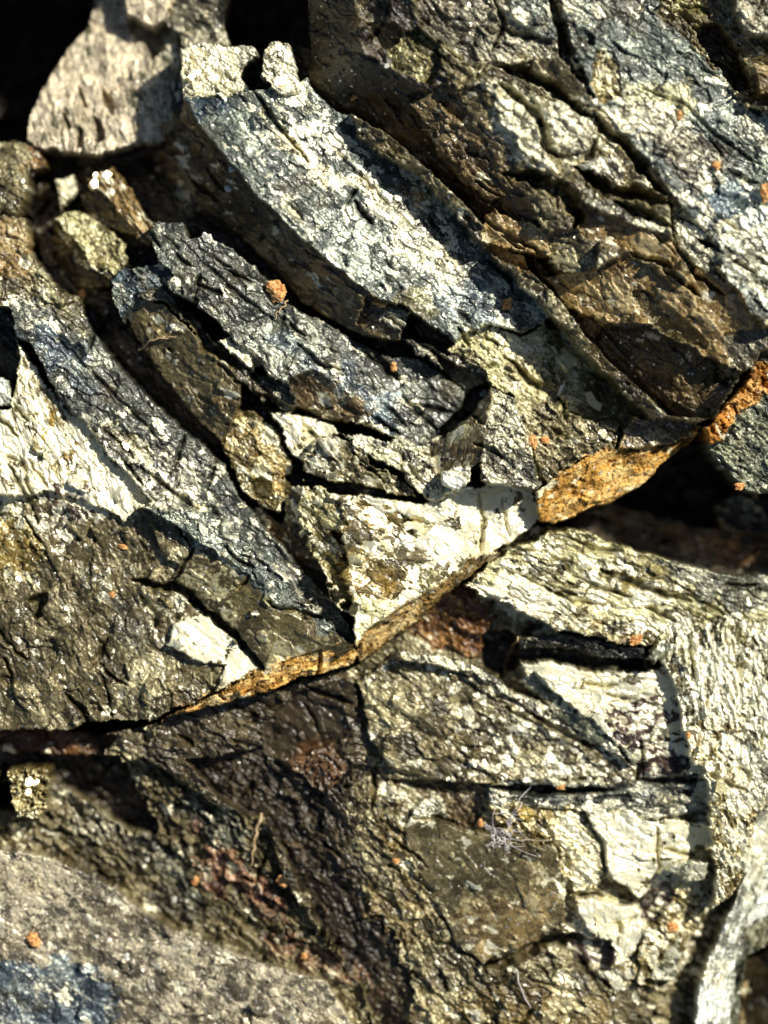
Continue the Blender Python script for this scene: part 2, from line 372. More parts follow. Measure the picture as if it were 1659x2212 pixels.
paint([(470,1250),(560,1260),(640,1330),(600,1400),(520,1340)],'moss',.35)
paint([(320,960),(400,1000),(430,1060),(340,1060)], 'grey', .9)
paint([(210,890),(260,900),(330,1000),(290,1010)], 'cream')
paint([(1100,750),(1180,740),(1280,840),(1200,830)], 'moss')
paint([(1100,700),(1160,740),(1110,760),(1050,720)], 'white', .8)
# ---- upper right block
UB = 'upper_right_block'
P(UB, 'rough_side', [(640,0),(1659,0),(1659,760),(1600,800),(1540,905),(1500,915),(1400,905),(1330,840),(1200,690),(1090,590),(985,470),(900,380),(840,350),(780,300),(735,200),(700,90)], 75, .22, -.02, 'olive', 'stone', rough=14, cell=60, ang=35)
# keep the wall from climbing for ever
Z[(O == len(PARTS) - 1)] = np.clip(Z[(O == len(PARTS) - 1)], -10, 90)
foot = [(665, 40), (665, 180), (715, 232), (790, 262), (850, 300), (890, 340), (950, 395), (1005, 450), (1062, 510), (1118, 555), (1165, 612), (1212, 655), (1262, 725), (1322, 790), (1385, 845), (1440, 900)]
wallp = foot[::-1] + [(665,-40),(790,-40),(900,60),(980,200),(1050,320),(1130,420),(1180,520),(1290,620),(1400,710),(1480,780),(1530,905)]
P(UB, 'shaded_wall', wallp, 35, 0, 0, 'dbrown', 'stone', rough=7, cell=46, ang=42, ani=3, warp=.6)  # dark brown adds to the shadow strip
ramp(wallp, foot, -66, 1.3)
P(UB, 'grey_slab', [(752,-20),(836,-20),(842,48),(812,70),(775,45)], 40, -.1, 0, 'grey', 'grain', rough=7, cell=24)
P(UB, 'mossy_slab', [(790,60),(850,60),(870,90),(835,120)], 40, .3, 0, 'olive', rough=9)
P(UB, 'plate', [(880,-20),(1185,-20),(1215,60),(1265,140),(1280,225),(1220,180),(1150,140),(1070,150),(1000,150),(950,95),(900,40)], 68, .0, 0, 'grey', 'grain', rough=10, cell=36)
P(UB, 'round_knob', [(838,120),(865,88),(910,76),(945,108),(954,150),(928,192),(900,178),(858,160)], 76, -.05, 0, 'moss', 'grain', rough=6, cell=12, dome=6)
P(UB, 'brown_face', [(880,210),(960,190),(1040,260),(1100,350),(1130,400),(1060,440),(1000,400),(940,330)], 50, .4, 0, 'brown', rough=10, cell=40)
P(UB, 'brown_face', [(985,200),(1050,190),(1110,300),(1130,370),(1090,360),(1020,280)], 75, .3, 0, 'olive', 'stone', rough=7, cell=40)
P(UB, 'bright_chip', [(1040,185),(1120,200),(1160,240),(1150,300),(1170,350),(1130,345),(1085,280)], 92, -.2, 0, 'speck', 'grain', rough=8, cell=22)
P(UB, 'bright_chip', [(1180,228),(1235,235),(1285,270),(1275,330),(1240,345),(1200,335),(1175,280)], 95, -.15, 0, 'grey', 'grain', rough=8, cell=24)
P(UB, 'sliver', [(1190,340),(1240,340),(1345,355),(1348,390),(1300,392),(1250,370)], 88, .1, 0, 'grey', 'stone', rough=5, cell=30)
P(UB, 'dark_shard', [(1110,150),(1200,130),(1290,240),(1260,235),(1180,200)], 92, .35, 0, 'olived', rough=5)
P(UB, 'dark_shard', [(1345,350),(1400,370),(1435,425),(1430,440),(1370,430),(1345,400)], 80, .45, 0, 'olived', 'stone', rough=4, cell=50)
P(UB, 'tan_brick', [(1045,470),(1070,455),(1205,510),(1195,560),(1160,560),(1120,545),(1040,520)], 35, .28, 0, 'tan', 'stone', rough=5, cell=40)
P(UB, 'tan_brick', [(1055,525),(1130,550),(1145,590),(1120,590),(1050,545)], 0, .35, 0, 'tan', 'stone', rough=5)
P(UB, 'grey_brick', [(1190,505),(1240,500),(1290,520),(1280,590),(1240,610),(1180,570)], 40, .3, 0, 'olive', 'stone', rough=5)
P(UB, 'ochre_slab', [(1240,480),(1262,445),(1310,440),(1340,460),(1420,500),(1460,545),(1462,590),(1440,585),(1350,545),(1260,520)], 65, .22, 0, 'tan', 'stone', rough=4, cell=60, crk=3)
P(UB, 'pale_ledge', [(1250,445),(1310,432),(1345,455),(1430,495),(1440,515),(1380,500),(1310,470)], 90, -.2, 0, 'speck', 'grain', rough=5, cell=20)
P(UB, 'brown_plate', [(1180,600),(1280,590),(1350,555),(1470,610),(1500,640),(1560,700),(1590,790),(1540,790),(1480,740),(1400,700),(1300,700),(1220,660)], 40, .42, 0, 'tan', 'stone', rough=6, cell=50)
P(UB, 'brown_plate', [(1470,590),(1530,580),(1590,640),(1640,720),(1610,780),(1560,730),(1500,660)], 60, .3, -.05, 'tan', 'stone', rough=5, cell=50)
P(UB, 'grey_brick', [(1365,640),(1368,632),(1395,630),(1470,690),(1520,742),(1522,760),(1450,735),(1400,700)], 32, .5, 0, 'olived', 'stone', rough=3)
P(UB, 'brown_plate', [(1300,710),(1400,715),(1520,775),(1595,800),(1560,860),(1530,905),(1440,850),(1380,800)], -5, .48, 0, 'brown', 'stone', rough=7, cell=40)
P(UB, 'grey_corner', [(1560,720),(1640,715),(1659,700),(1659,760),(1600,800),(1570,790)], 50, .2, 0, 'grey', 'stone', rough=5)
P(UB, 'dark_block', [(1440,450),(1510,430),(1570,560),(1520,590),(1460,560)], 75, .15, 0, 'speck', 'grain', rough=7, cell=22)
P(UB, 'blue_ridge', [(1185,-20),(1368,-20),(1430,48),(1500,108),(1560,178),(1600,240),(1659,300),(1659,700),(1610,690),(1560,600),(1520,510),(1440,430),(1400,370),(1340,300),(1285,235),(1225,100)], 82, -.2, 0, 'bluel', 'grain', rough=6, cell=36, crk=2)
P(UB, 'left_ridge_strip', [(1090,-20),(1180,-20),(1205,50),(1200,100),(1150,90),(1105,40)], 82, -.15, 0, 'bluel', 'grain', rough=6, cell=24)
P(UB, 'olive_knoll', [(1280,120),(1330,145),(1340,205),(1300,230),(1270,190)], 86, -.1, 0, 'gold', 'grain', rough=8, cell=20)
paint([(1340,180),(1470,180),(1520,240),(1450,260),(1350,240)], 'moss', .7)
paint([(1300,240),(1420,220),(1560,330),(1560,420),(1480,420),(1400,330)], 'grey')
paint([(1520,470),(1659,420),(1659,690),(1600,640),(1540,560)], 'white', .7)  # blown highlight at the right edge, painted white
paint([(1500,420),(1600,400),(1640,480),(1560,500)], 'bluep', .8)
paint([(1280,130),(1320,150),(1325,190),(1290,180)], 'cream', .7)
paint([(1180,-20),(1370,-20),(1400,80),(1280,60)], 'grey', .6)
crack([(1185,-10),(1205,60),(1215,120),(1235,160)], 10, 60)
crack([(1065,152),(1130,165),(1190,195),(1250,250),(1275,260)], 13, 80)
crack([(1075,190),(1120,225),(1160,260),(1175,330),(1210,350)], 9, 60)
crack([(1275,250),(1300,290),(1340,320),(1370,355),(1430,430)], 11, 70)
crack([(1090,380),(1140,390),(1210,420),(1250,470),(1240,495)], 16, 75)
crack([(1240,370),(1300,410),(1360,425),(1440,450)], 14, 75)
crack([(1320,440),(1400,475),(1450,500)], 9, 50)
crack([(1350,550),(1420,575),(1480,620),(1510,640)], 8, 50)
crack([(1440,440),(1450,530),(1500,600),(1560,640)], 6, 40)
crack([(1290,300),(1270,345),(1240,360)], 6, 30)
crack([(1040,450),(1045,480),(1150,540),(1200,600)], 6, 30)
crack([(1390,-10),(1380,60)], 4, 10)
crack([(1380,200),(1470,230),(1540,300),(1659,380)], 4, 14)
crack([(1060,120),(1090,60),(1060,0)], 6, 30)
# ---- stone in the top right corner
TS = 'corner_stone'
P(TS, 'body', [(1372,-20),(1659,-20),(1659,250),(1620,238),(1600,235),(1560,178),(1500,108),(1430,48)], 20, -.1, 0, 'olived', 'stone', rough=14, cell=36)
P(TS, 'pale_ridge', [(1560,-20),(1659,-20),(1659,125),(1610,80),(1580,40)], 75, -.2, 0, 'grey', 'grain', rough=8, cell=22)
P(TS, 'rusty_lobe', [(1625,150),(1659,125),(1659,230),(1630,215)], 70, -.2, 0, 'tan', 'grain', rough=8)
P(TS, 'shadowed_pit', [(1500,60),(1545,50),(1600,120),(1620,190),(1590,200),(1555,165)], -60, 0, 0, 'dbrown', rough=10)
paint([(1400,0),(1480,0),(1520,60),(1470,60)], 'moss')
# ---- rusty knob on the left edge
KN = 'rusty_knob'
P(KN, 'dome', [(0,290),(40,288),(70,310),(92,350),(60,358),(52,400),(42,440),(20,455),(0,450)], -5, -.2, 0, 'olive', 'grain', rough=6, cell=24, dome=2.5)
paint([(40,300),(70,310),(92,350),(50,350)], 'rustd', .8)
# ---- right hand rusty stone
RT = 'rust_crusted_stone'
P(RT, 'body', [(1522,955),(1560,890),(1600,850),(1640,760),(1659,750),(1659,1075),(1610,1060),(1580,1030),(1550,1000)], 0, .1, 0, 'green', 'grain', rough=9, cell=24)
P(RT, 'rust_crust', [(1522,925),(1560,885),(1605,830),(1625,780),(1659,740),(1659,800),(1640,860),(1590,900),(1560,950),(1530,960)], 25, -.1, 0, 'rusto', 'crust', rough=12, cell=14, ani=1.3)
P(RT, 'crumb_heap', [(1560,1095),(1600,1065),(1659,1075),(1659,1175),(1610,1165),(1575,1140)], -190, 0, 0, 'grey', 'grain', rough=18, cell=20)
# ---- rust crust on the broken edge
P(BM, 'rust_rim', [(335,1562),(420,1522),(470,1500),(560,1452),(640,1418),(700,1400),(755,1388),(772,1410),(762,1440),(700,1458),(640,1470),(560,1505),(480,1535),(400,1565)], -28, .1, -.5, 'rust', 'crust', rough=8, cell=26, ang=-22, ani=4, crk=4, warp=.5)
P(BM, 'rust_rim', [(765,1412),(800,1355),(860,1318),(940,1272),(985,1235),(1015,1205),(1045,1195),(1110,1188),(1050,1215),(1005,1255),(965,1295),(905,1352),(845,1402),(778,1445)], -32, .1, -.5, 'tan', 'crust', rough=7, cell=30, ang=-42, ani=4, crk=4, warp=.6)
P(BM, 'rust_rim', [(1155,1062),(1200,1030),(1260,992),(1335,968),(1420,960),(1500,930),(1522,918),(1500,950),(1440,1000),(1400,1042),(1330,1085),(1270,1102),(1200,1132),(1165,1125)], -30, 0, -.35, 'rust', 'crust', rough=9, cell=34, ang=-28, ani=4, crk=5, warp=.6)
P(BM, 'pale_tip', [(1345,930),(1372,903),(1430,908),(1525,917),(1490,945),(1420,962),(1335,972)], -12, -.2, 0, 'tan', 'grain', rough=5, cell=20)
paint([(755,1395),(860,1330),(960,1275),(985,1260),(900,1345),(790,1430)], 'rust', .5, 1)
paint([(1340,930),(1420,905),(1500,925),(1440,960),(1340,965)], 'sand', .6)
paint([(360,1535),(480,1500),(560,1465),(640,1430),(560,1490),(450,1535)], 'rusto', .4)
# ---- the lower block
LB = 'lower_block'
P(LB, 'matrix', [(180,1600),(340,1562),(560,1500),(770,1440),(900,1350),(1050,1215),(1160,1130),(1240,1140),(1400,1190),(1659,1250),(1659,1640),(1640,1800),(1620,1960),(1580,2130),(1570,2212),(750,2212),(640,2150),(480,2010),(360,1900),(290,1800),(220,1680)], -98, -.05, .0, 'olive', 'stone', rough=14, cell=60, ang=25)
paint([(180,1600),(560,1500),(760,1440),(800,1600),(760,1760),(740,2060),(600,1900),(420,1700)],'dbrown',.8)  # shadow on the lower block painted in dark brown
P(LB, 'shaded_slope', [(1225,1128),(1330,1085),(1420,1100),(1540,1140),(1659,1180),(1659,1262),(1560,1240),(1450,1212),(1330,1172)], -255, .1, 0, 'dbrown', 'stone', rough=10, cell=50, ang=12, ani=4)  # dark brown colour helps out the shade here
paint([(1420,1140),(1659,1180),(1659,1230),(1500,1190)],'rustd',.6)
P(LB, 'upper_ledge', [(1050,1218),(1110,1185),(1180,1150),(1240,1140),(1330,1170),(1450,1210),(1560,1238),(1659,1258),(1659,1345),(1580,1340),(1480,1345),(1410,1400),(1300,1385),(1200,1360),(1080,1300),(1000,1270)], -55, -.12, 0, 'moss', 'streak', rough=6, cell=36, ang=20, ani=3.5)
paint([(1400,1215),(1520,1225),(1659,1262),(1659,1320),(1560,1310),(1480,1270)], 'blue', .8)
paint([(1040,1240),(1160,1260),(1240,1310),(1250,1370),(1150,1350),(1060,1300),(1000,1280)], 'cream')
paint([(1240,1350),(1390,1350),(1400,1390),(1290,1380)], 'tan', .6)
paint([(1220,1180),(1400,1230),(1420,1300),(1280,1270)], 'moss', .9)
crack([(1230,1160),(1290,1190),(1350,1195)], 7, 25)
crack([(1300,1230),(1330,1245),(1390,1265),(1430,1285),(1510,1300)], 9, 32)
crack([(1240,1240),(1300,1270),(1370,1290)], 5, 20)
P(LB, 'rusty_hollow', [(880,1375),(930,1320),(985,1270),(1060,1300),(1060,1380),(1040,1425),(960,1412)], -110, .2, 0, 'rustd', 'stone', rough=12, cell=30)
P(LB, 'olive_plate', [(770,1480),(800,1460),(860,1408),(950,1418),(1040,1440),(1120,1500),(1210,1540),(1300,1600),(1385,1655),(1380,1700),(1250,1690),(1150,1680),(1060,1700),(1020,1710),(930,1690),(840,1660),(800,1600)], -78, -.05, 0, 'olive', 'stone', rough=7, cell=46, ang=30)
P(LB, 'blue_lip', [(860,1408),(950,1418),(1040,1440),(1120,1500),(1210,1545),(1300,1600),(1260,1595),(1180,1560),(1100,1510),(1040,1470),(930,1440),(850,1430)], -66, -.2, 0, 'speck', 'grain', rough=5, cell=20)
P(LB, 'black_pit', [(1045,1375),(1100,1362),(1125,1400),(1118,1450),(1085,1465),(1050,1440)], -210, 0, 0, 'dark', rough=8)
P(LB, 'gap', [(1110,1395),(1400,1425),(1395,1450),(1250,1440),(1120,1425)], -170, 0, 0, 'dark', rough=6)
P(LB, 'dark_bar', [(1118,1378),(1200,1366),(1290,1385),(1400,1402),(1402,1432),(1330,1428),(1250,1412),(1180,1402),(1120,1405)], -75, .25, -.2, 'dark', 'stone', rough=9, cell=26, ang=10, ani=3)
P(LB, 'cream_plate', [(1120,1430),(1230,1440),(1290,1455),(1395,1452),(1480,1440),(1490,1500),(1480,1560),(1400,1640),(1380,1650),(1290,1600),(1210,1545),(1160,1500)], -64, -.14, 0, 'cream', 'facet', rough=2, cell=50, ang=5, ani=2, crk=4)
P(LB, 'dark_wedge', [(1120,1470),(1160,1455),(1200,1500),(1290,1570),(1385,1650),(1360,1660),(1280,1600),(1200,1545)], -72, .25, 0, 'green', 'stone', rough=5, cell=40, ang=35, ani=3)
crack([(1150,1545),(1200,1575),(1290,1620)], 7, 40)
P(LB, 'purple_patch', [(1330,1515),(1390,1500),(1480,1515),(1490,1600),(1500,1640),(1430,1680),(1380,1650),(1345,1600),(1310,1560)], -78, -.05, 0, 'purple', 'facet', rough=6, cell=34, ang=5, ani=2.5)
P(LB, 'striated_corner', [(1405,1412),(1420,1375),(1470,1342),(1530,1335),(1659,1348),(1659,1600),(1600,1600),(1480,1590),(1470,1500),(1440,1450)], -52, -.16, .05, 'wstreak', 'streak', rough=7, cell=24, ang=82, ani=4, crk=6)
P(LB, 'grey_chip', [(1400,1430),(1420,1385),(1450,1370),(1445,1410),(1415,1440)], -28, -.05, 0, 'green', 'stone', rough=2)
P(LB, 'right_flank', [(1480,1580),(1659,1590),(1659,1650),(1640,1800),(1600,1930),(1540,1980),(1530,1850),(1540,1750),(1500,1680)], -32, -.14, .03, 'gold', 'grain', rough=8, cell=26, ang=75)
paint([(1600,1560),(1659,1560),(1659,1700),(1640,1760),(1605,1700),(1560,1620)], 'white', .9)
P(LB, 'dark_band', [(1050,1700),(1150,1680),(1250,1690),(1380,1700),(1400,1650),(1480,1640),(1530,1690),(1540,1760),(1440,1775),(1260,1762),(1150,1750),(1060,1750)], -80, -.05, 0, 'blue', 'grain', rough=7, cell=34, ang=5, ani=3)
paint([(1380,1650),(1490,1640),(1520,1690),(1400,1690)], 'purple')
P(LB, 'pale_chip', [(1475,1675),(1490,1658),(1528,1662),(1525,1682)], -70, -.3, 0, 'cream', 'facet', rough=2)
crack([(1060,1705),(1140,1712),(1230,1715),(1330,1712)], 9, 70)
crack([(1380,1690),(1440,1695),(1530,1692)], 6, 40)
P(LB, 'dark_debris', [(850,1690),(930,1690),(1060,1700),(1060,1750),(1030,1790),(980,1780),(920,1760),(880,1730)], -108, .1, 0, 'brown', rough=12, cell=26)
P(LB, 'white_lump', [(890,1752),(915,1728),(950,1735),(958,1760),(920,1775),(890,1768)], -75, -.3, 0, 'white', 'grain', rough=6, cell=16)
P(LB, 'mid_shelf', [(1060,1750),(1150,1750),(1265,1765),(1310,1830),(1320,1900),(1250,1950),(1230,1900),(1200,1830),(1090,1822)], -78, -.1, 0, 'gold', 'grain', rough=8, cell=30)
P(LB, 'gold_plate', [(1268,1762),(1340,1764),(1440,1778),(1470,1775),(1535,1785),(1545,1830),(1500,1850),(1490,1880),(1440,1910),(1420,1935),(1385,1948),(1330,1910),(1312,1860),(1290,1800)], -72, -.10, 0, 'cream', 'facet', rough=1.6, cell=52, ang=0, ani=1.6, crk=5)
P(LB, 'gold_plate', [(1245,1950),(1310,1945),(1390,1965),(1400,2000),(1385,2060),(1378,2130),(1335,2145),(1320,2120),(1328,2045),(1280,2035),(1262,1990)], -72, -.12, 0, 'cream', 'facet', rough=1.8, cell=44, ang=80, ani=1.8, crk=4)
paint([(1240,1850),(1290,1830),(1320,1900),(1290,1930)], 'cream')
crack([(1285,1795),(1305,1830),(1315,1900)], 6, 30)
crack([(1230,1935),(1290,1945),(1370,1965)], 8, 36)
crack([(1225,1900),(1222,1960),(1210,1990)], 5, 30)
crack([(1425,1790),(1428,1880),(1415,1930)], 5, 22)
P(LB, 'mixed_flank', [(1400,1950),(1440,1905),(1540,1840),(1550,1900),(1540,1985),(1490,2080),(1430,2150),(1380,2140),(1390,2050)], -75, -.15, 0, 'gold', 'grain', rough=9, cell=32)
P(LB, 'dark_bay', [(1395,1960),(1425,1900),(1470,1900),(1460,1950),(1430,2010),(1395,2020)], -100, .1, 0, 'purple', 'stone', rough=7, cell=26)
P(LB, 'grey_cap', [(1440,1885),(1480,1865),(1540,1870),(1530,1905),(1490,1915),(1460,1900)], -45, .05, 0, 'green', 'stone', rough=3)
P(LB, 'green_shard', [(1415,2110),(1460,2050),(1485,2020),(1490,2060),(1465,2130),(1430,2125)], -50, .1, 0, 'green', 'facet', rough=3)
crack([(1400,2130),(1450,2140)], 10, 50)
P(LB, 'large_plate', [(868,1800),(895,1765),(930,1770),(1000,1792),(1090,1822),(1200,1832),(1228,1900),(1222,2000),(1180,2042),(1100,2082),(1045,2095),(985,2045),(948,1965),(905,1880)], -70, .08, 0, 'olive', 'stone', rough=3, cell=90, ang=20, ani=1.4, crk=2, warp=.8)
paint([(960,1980),(1090,1950),(1220,1960),(1200,2040),(1100,2085),(1045,2095)], 'tan', .5)
paint([(900,1800),(1050,1815),(1180,1850),(1200,1930),(1050,1930),(940,1900)], 'olived', .7)
paint([(1150,1880),(1228,1890),(1222,1990),(1180,1940)], 'cream', .6)
crack([(890,1775),(950,1775),(1030,1805)], 6, 30)
crack([(1030,2105),(1100,2085),(1180,2045),(1240,2040),(1330,2062)], 15, 60)
P(LB, 'purple_slot', [(1228,2040),(1325,2045),(1322,2112),(1230,2095)], -110, .2, 0, 'purple', 'stone', rough=5)
P(LB, 'bottom_plate', [(1080,2140),(1140,2110),(1230,2100),(1330,2115),(1400,2150),(1360,2212),(1080,2212)], -78, .02, 0, 'olive', 'stone', rough=8, cell=40)
P(LB, 'brown_tumble', [(700,1720),(800,1700),(870,1790),(905,1880),(948,1965),(985,2045),(1045,2100),(1080,2150),(1080,2212),(860,2212),(760,2100),(720,2000),(700,1850)], -92, .08, 0, 'olive', 'stone', rough=12, cell=40, ang=45)
paint([(720,1740),(860,1800),(960,2000),(900,2100),(780,2100),(720,1960)], 'ochre', .25)
paint([(900,2150),(1100,2120),(1300,2150),(1300,2212),(900,2212)], 'ochre', .3)
P(LB, 'shaded_channel', [(640,1660),(760,1680),(790,1850),(800,1960),(880,2120),(920,2212),(780,2180),(700,2020),(640,1900)], -112, .3, 0, 'dbrown', 'stone', rough=10, cell=36, ang=50, warp=3.5)  # shadowed streak put in as a dark brown hollow
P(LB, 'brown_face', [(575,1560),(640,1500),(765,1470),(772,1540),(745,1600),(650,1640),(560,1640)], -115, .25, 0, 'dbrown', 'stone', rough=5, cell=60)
P(LB, 'moss_shelf', [(770,1790),(790,1760),(850,1850),(860,1930),(800,1920),(760,1860)], -90, .2, 0, 'olived', 'stone', rough=9, cell=26)
P(LB, 'debris_slope', [(240,1660),(300,1640),(380,1690),(480,1760),(570,1770),(590,1850),(640,1960),(760,2120),(660,2110),(520,2030),(400,1940),(310,1850),(275,1770)], -112, .05, 0, 'olived', 'grain', rough=17, cell=24, ang=45)
paint([(380,1740),(500,1760),(520,1830),(430,1830)], 'bluel', .6)
paint([(420,1800),(500,1850),(620,1990),(700,2060),(560,1980),(450,1900)], 'pinkr', .8)
paint([(400,1850),(440,1880),(470,1960),(430,1950)], 'pinkr')
paint([(600,1640),(700,1600),(760,1620),(740,1680),(640,1690)], 'rustd', .6)
paint([(540,1870),(640,1900),(640,1980),(570,1960)], 'dark', .6)
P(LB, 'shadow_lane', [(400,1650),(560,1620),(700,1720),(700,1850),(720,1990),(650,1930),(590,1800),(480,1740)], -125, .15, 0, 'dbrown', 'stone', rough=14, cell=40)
P(LB, 'rust_ledge', [(0,1590),(120,1580),(240,1600),(210,1640),(120,1640),(0,1640)], -130, -.1, .2, 'rustd', 'stone', rough=8)
# ---- silver striated face, bottom right
SF = 'silver_striated_slab'
P(SF, 'face', [(1490,2212),(1520,2120),(1560,2040),(1600,1950),(1625,1850),(1642,1760),(1659,1640),(1659,1990),(1630,2080),(1590,2212)], -50, -.16, 0, 'silver', 'streak', rough=4, cell=26, ang=-66, ani=7, crk=4, warp=.6)
P(SF, 'edge', [(1572,2212),(1602,2120),(1640,2005),(1659,1940),(1659,1990),(1625,2090),(1595,2212)], -85, 0, 0, 'green', 'streak', rough=6, cell=20, ang=-66, ani=5)
PB = 'ochre_pebble'
P(PB, 'body', [(1600,2212),(1630,2100),(1659,2020),(1659,2212)], -150, 0, 0, 'tan', 'grain', rough=10, cell=30)
# ---- speckled stone, bottom left
P(LB, 'crevice_floor', [(0,1635),(250,1640),(330,1800),(300,1850),(100,1720),(0,1700)], -185, 0, 0, 'dbrown', 'stone', rough=12, cell=34)  # crevice shade put into the dark brown colour
SS = 'speckled_stone'
P(SS, 'upper_shelf', [(0,1770),(40,1760),(100,1700),(150,1720),(250,1790),(310,1808),(400,1880),(470,1960),(560,2010),(700,2062),(760,2110),(860,2212),(600,2212),(330,2030),(200,1900),(0,1850)], -115, -.02, 0, 'olived', 'stone', rough=15, cell=30, ang=42)
paint([(100,1700),(250,1790),(330,1830),(300,1880),(120,1780)], 'grey', .7)
paint([(330,1890),(450,1960),(420,2010),(330,1960)], 'dark', .5)
paint([(560,2010),(720,2080),(850,2200),(700,2110),(560,2060)], 'pinkr', .5)
P(SS, 'broad_face', [(0,1800),(60,1850),(150,1880),(250,1935),(330,2000),(420,2038),(560,2090),(700,2128),(860,2212),(0,2212)], -48, -.12, 0, 'sand', 'grain', rough=2.5, cell=20, ani=1.2, crk=1)
paint([(0,2090),(120,2080),(240,2120),(255,2180),(200,2212),(0,2212)], 'bluep', .9)
paint([(290,1800),(380,1880),(440,1960),(400,1970),(320,1880)], 'blue', .7)
P(SS, 'glittering_cube', [(8,1668),(98,1660),(104,1700),(95,1760),(60,1780),(30,1770),(12,1720)], -40, -.3, 0, 'gold', 'grain', rough=14, cell=12, ani=1)
sheen([(1200,1740),(1570,1740),(1570,2140),(1300,2150),(1230,1960)], .42)
sheen([(1120,1430),(1500,1430),(1500,1700),(1200,1700)], .40)
sheen([(930,1440),(1100,1500),(1200,1600),(1180,1690),(980,1690),(960,1560)], .22)
sheen([(1040,1190),(1250,1150),(1480,1290),(1390,1380),(1060,1320)], .30)
sheen([(480,880),(760,900),(1170,1030),(1160,1200),(700,1200),(600,1100)], .24)
sheen([(1100,740),(1200,730),(1380,900),(1180,860)], .10)
sheen([(1040,180),(1300,220),(1360,390),(1100,360)], .50)
sheen([(1280,140),(1420,180),(1560,360),(1500,500),(1300,230)], .12)
sheen([(1540,480),(1659,430),(1659,700),(1600,650)], .5)
paint([(60,880),(120,900),(150,980),(90,1010)], 'ochre', .8)
paint([(0,1100),(70,1110),(90,1240),(0,1290)], 'ochre', .5)
paint([(1480,1340),(1659,1350),(1659,1400),(1500,1380)], 'moss', .8)
paint([(1470,1560),(1600,1560),(1600,1620),(1480,1620)], 'ochre', .6)
sheen([(390,90),(640,80),(660,205),(420,205)], .5)
sheen([(560,205),(640,200),(860,370),(820,420),(700,380)], .5)
sheen([(780,400),(900,420),(1060,600),(980,660),(850,600)], .12)
sheen([(250,880),(480,980),(600,1150),(740,1370),(560,1220),(300,1100)], .12)
sheen([(260,900),(360,1000),(340,1060),(240,960)], .5)
sheen([(0,860),(200,900),(320,1100),(0,1200)], .4)
sheen([(300,1280),(420,1300),(420,1400),(330,1400)], .2)
sheen([(240,1640),(600,1760),(700,2060),(440,1900)], .07)
sheen([(1400,1340),(1659,1340),(1659,1900),(1500,1900),(1480,1600)], .45)
sheen([(800,1690),(960,1720),(960,1780),(860,1790)], .3)
#@@END

# ================================================================== relief detail
def stamp_chips():
    rnd = random.Random(11)
    amt = {'blade_wall': 0, 'sheen_facet': 0, 'cream_plate': 0}
    for k_ in range(2600):
        x, y = rnd.uniform(-60, W_ + 60), rnd.uniform(-60, H_ + 60)
        i = int((y - gy[0]) / STEP); j = int((x - gx[0]) / STEP)
        rg = RGH[i, j]
        if rg < 6 and rnd.random() < .6: continue
        L = rnd.uniform(5, 9) * (1 + rnd.random() ** 4 * 2.6); wd = L * rnd.uniform(.3, .8)
        a = ANG[i, j] + rnd.gauss(0, .5)
        n_ = rnd.choice((4, 5, 5, 6)); pts = []
        for q in range(n_):
            t = q / n_ * 6.283 + rnd.uniform(-.35, .35)
            u, v = math.cos(t) * L, math.sin(t) * wd
            pts.append((x + u * math.cos(a) - v * math.sin(a), y + u * math.sin(a) + v * math.cos(a)))
        if min(p[0] for p in pts) < -M + 30 or max(p[0] for p in pts) > W_ + M - 30: continue
        i0 = i - 26; i1 = i + 27; j0 = j - 26; j1 = j + 27
        if i0 < 0 or j0 < 0 or i1 >= NY or j1 >= NX: continue
        sl = (slice(i0, i1), slice(j0, j1))
        m = inpoly(X[sl] + w2x[sl] * 3, Y[sl] + w2y[sl] * 3, pts) & (O[sl] == O[i, j])
        h = rnd.uniform(1.5, 3.5) + L * .2
        if rnd.random() < .25: h = -h * 1.3
        tx, ty = rnd.gauss(0, .3), rnd.gauss(0, .3)
        zz = Z[i, j] * .0
        Z[sl][m] += (h + tx * (X[sl] - x) + ty * (Y[sl] - y))[m]
        g = rnd.choice((.6, .8, 1.0, 1.3, 1.7))
        A[sl][m] = A[sl][m] * g
        COV[sl][m] = np.clip(COV[sl][m] + rnd.choice((-.25, -.1, 0, .15, .4)), 0, 1)

def grooves():
    rnd = random.Random(23)
    for k_ in range(200):
        x, y = rnd.uniform(-40, W_ + 40), rnd.uniform(-40, H_ + 40)
        i = int((y - gy[0]) / STEP); j = int((x - gx[0]) / STEP)
        if PARTS[O[i, j]][0] not in (BM, UB, LB, TS) or PARTS[O[i, j]][1] in ('rust_rim', 'large_plate', 'cream_block', 'sheen_facet'): continue
        a = ANG[i, j] + rnd.gauss(0, .12) if rnd.random() < .75 else ANG[i, j] + 1.35 + rnd.gauss(0, .2)
        L = rnd.uniform(25, 75); pts = [(x, y)]
        for q in range(3):
            x += L * .5 * math.cos(a); y += L * .5 * math.sin(a); a += rnd.gauss(0, .18); pts.append((x, y))
        crack(pts, rnd.uniform(2.5, 5.5), rnd.uniform(10, 30))
    for pts, w, d in [([(548,200),(595,265),(640,320),(668,352)], 5, 26), ([(100,710),(200,805),(300,905),(350,960)], 4, 14), ([(20,1000),(60,1080),(80,1130)], 5, 20),
                      ([(430,560),(520,640),(600,700)], 4, 12), ([(300,1010),(400,1080),(440,1110)], 5, 20), ([(700,300),(800,400),(900,500)], 3, 8),
                      ([(1120,1240),(1240,1300),(1300,1310)], 4, 16), ([(640,740),(700,790),(740,800)], 5, 20), ([(900,870),(980,890)], 5, 20)]:
        crack(pts, w, d)

